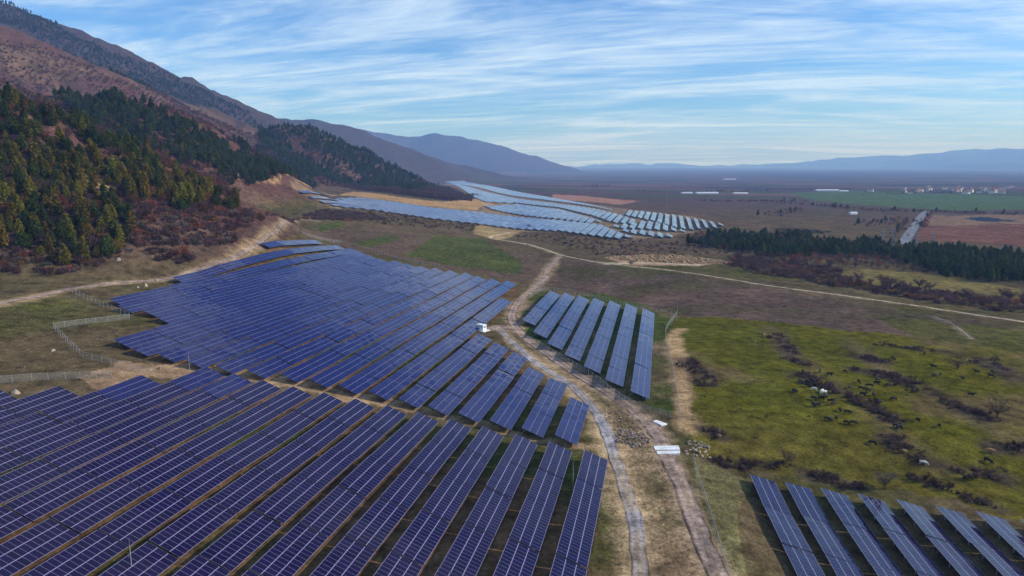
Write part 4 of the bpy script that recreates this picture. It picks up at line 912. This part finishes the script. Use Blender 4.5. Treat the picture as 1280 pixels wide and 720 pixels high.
# ------------------------------------------------------------------ far valley: houses, sheds, pylons, cars
def house(px, py, w, d, h, white=False, label=''):
    p = at(px, py); root = empty('village_house', p, random.uniform(0, 3.1)); tag(root, label, 'house', 'houses of the far village')
    link('wall', MB().box((0, 0, h / 2 - .3), (w, d, h + .6)).mesh('wall', [MAT['wallpaint']]), root); mb = MB(); o_ = .5; rh = d * .28; z0 = h + .02
    a = [(-w / 2 - o_, -d / 2 - o_, z0), (w / 2 + o_, -d / 2 - o_, z0), (w / 2 + o_, d / 2 + o_, z0), (-w / 2 - o_, d / 2 + o_, z0), (-w / 2 - o_, 0, z0 + rh), (w / 2 + o_, 0, z0 + rh)]
    b = len(mb.V); mb.V += a; mb.F += [(0, 1, 5, 4), (2, 3, 4, 5), (0, 4, 3), (1, 2, 5), (3, 2, 1, 0)]; mb.M += [0] * 5; rf = link('roof', mb.mesh('roof', [MAT['roof']]), root)
    link('chimney', MB().box((w * .2, d * .12, z0 + rh), (.7, .7, 1.8)).mesh('chimney', [MAT['roof']]), rf)
    for k in range(3): link('window', MB().box(((k - 1) * w * .3, -d / 2 - .02, h * .55), (1.4, .08, 1.5)).mesh('window', [MAT['window']]), root)
r = random.Random(3)
for k in range(46):
    px = r.uniform(1085, 1265); py = 239.5 + r.gauss(0, 2.0) - (px - 1085) * .006
    house(px, py, r.uniform(11, 20), r.uniform(9, 13), r.uniform(5, 9), False, 'small red roofed house in the village across the valley')
def shed(px, py, length, width, h, rz, label):
    p = at(px, py); root = empty('greenhouse', p, rz); tag(root, label, 'greenhouse'); n_ = 12; mb = MB(); b = 0
    link('wall', MB().box((0, 0, h * .35 - .5), (length, width, h * .7 + 1)).mesh('wall', [MAT['film']]), root)
    for i in range(n_ + 1):
        t = math.pi * i / n_
        for s in (-1, 1): mb.V.append((s * length / 2, -math.cos(t) * width / 2 * 1.01, h * .7 + math.sin(t) * h * .5))
    for i in range(n_): mb.F.append((2 * i, 2 * i + 1, 2 * i + 3, 2 * i + 2)); mb.M.append(0)
    mb.F.append(tuple(range(0, 2 * n_ + 2, 2))); mb.M.append(0); mb.F.append(tuple(range(2 * n_ + 1, 0, -2))); mb.M.append(0)
    link('roof', mb.mesh('roof', [MAT['film']]), root)
shed(883, 242.5, 66, 24, 5, R(5), 'longest white greenhouse on the valley floor'); shed(858, 242, 34, 18, 4, R(5), 'short white greenhouse at the end of the longest one'); shed(925, 242.5, 44, 18, 4, R(5), 'white greenhouse standing apart on the green field side'); shed(1033, 238.8, 80, 22, 5, R(3), 'long white shed at the edge of the far green field'); shed(1054, 239.5, 30, 14, 4, R(3), 'small white shed by the far green field'); shed(1066, 268, 13, 6, 3.5, R(12), 'small white shed beside the brown valley field')
shed(912, 224.5, 90, 30, 5, R(5), 'white factory shed far away near the blue hills')
def pylon(px, py, h, label):
    p = at(px, py); root = empty('pylon', p); tag(root, label, 'pylon', 'pylons along the valley line'); mb = MB()
    for i, j in ((-1, -1), (1, -1), (1, 1), (-1, 1)): mb.tube((i * h * .045, j * h * .045, -1), (i * .3, j * .3, h), .14, .10, 4)
    for k in range(6):
        z0, z1 = h * k / 6, h * (k + 1) / 6; w0, w1 = h * .045 * (1 - k / 6) + .5 * k / 6, h * .045 * (1 - (k + 1) / 6) + .5 * (k + 1) / 6
        for i in (-1, 1): mb.tube((-w0, i * w0, z0), (w1, i * w1, z1), .07, .07, 3); mb.tube((i * w0, w0, z0), (i * w1, -w1, z1), .07, .07, 3)
    link('tower', mb.mesh('tower', [MAT['steel']]), root); mb = MB()
    for z in (.72, .86): mb.box((0, 0, h * z), (h * .22, .35, .35))
    link('cross_arm', mb.mesh('cross_arm', [MAT['steel']]), root)
for px, py, h in ((984, 256, 30), (1018, 257, 26), (1102, 313, 20), (1114, 313, 20), (1144, 314, 20), (1164, 316, 20), (1068, 258, 26), (833, 262, 24)): pylon(px, py, h, 'pale lattice pylon of the power line crossing the valley')
def car(px, py, col):
    p = at(px, py); root = empty('car', (p.x, p.y, p.z + .7), R(-14)); tag(root, 'small %s car driving on the straight highway' % col[0], 'car', 'cars on the highway')
    mt = rough_mat('car_paint_' + col[0], col[1], .3, .05, 1, 0, 0, .5)
    link('body', MB().box((0, 0, .65), (1.8, 4.4, .7)).box((0, -.2, 1.25), (1.6, 2.4, .6), 0, 0, .8).mesh('body', [mt]), root)
    for i in (-1, 1):
        for j in (-1, 1): link('wheel', MB().tube((i * .95, j * 1.4, .33), (i * .72, j * 1.4, .33), .33, .33, 10).mesh('wheel', [MAT['window']]), root)
car(1141, 287, ('white', (.8, .8, .8))); car(1146, 281, ('dark', (.03, .03, .04))); car(1135, 295, ('red', (.4, .04, .03)))

# ------------------------------------------------------------------ haze
def build_haze():
    mb = MB(); z0, z1 = ZLOW - 1.0, ZTOP; mb.box((0, 0, (z0 + z1) / 2), (52000, 52000, z1 - z0)); m_ = bpy.data.materials.new('haze'); m_.use_nodes = True; n = m_.node_tree.nodes; n.clear()
    o = n.new('ShaderNodeOutputMaterial'); v = n.new('ShaderNodeVolumePrincipled'); v.inputs['Color'].default_value = (.24, .48, 1.0, 1); v.inputs['Absorption Color'].default_value = (1, 1, 1, 1); v.inputs['Density'].default_value = HAZE; v.inputs['Anisotropy'].default_value = .0
    m_.node_tree.links.new(v.outputs[0], o.inputs['Volume']); ob = link('haze', mb.mesh('haze', [m_])); tag(ob, 'pale blue haze filling the valley', None, None, 'stuff')
HAZE = 9.5e-5
build_haze()
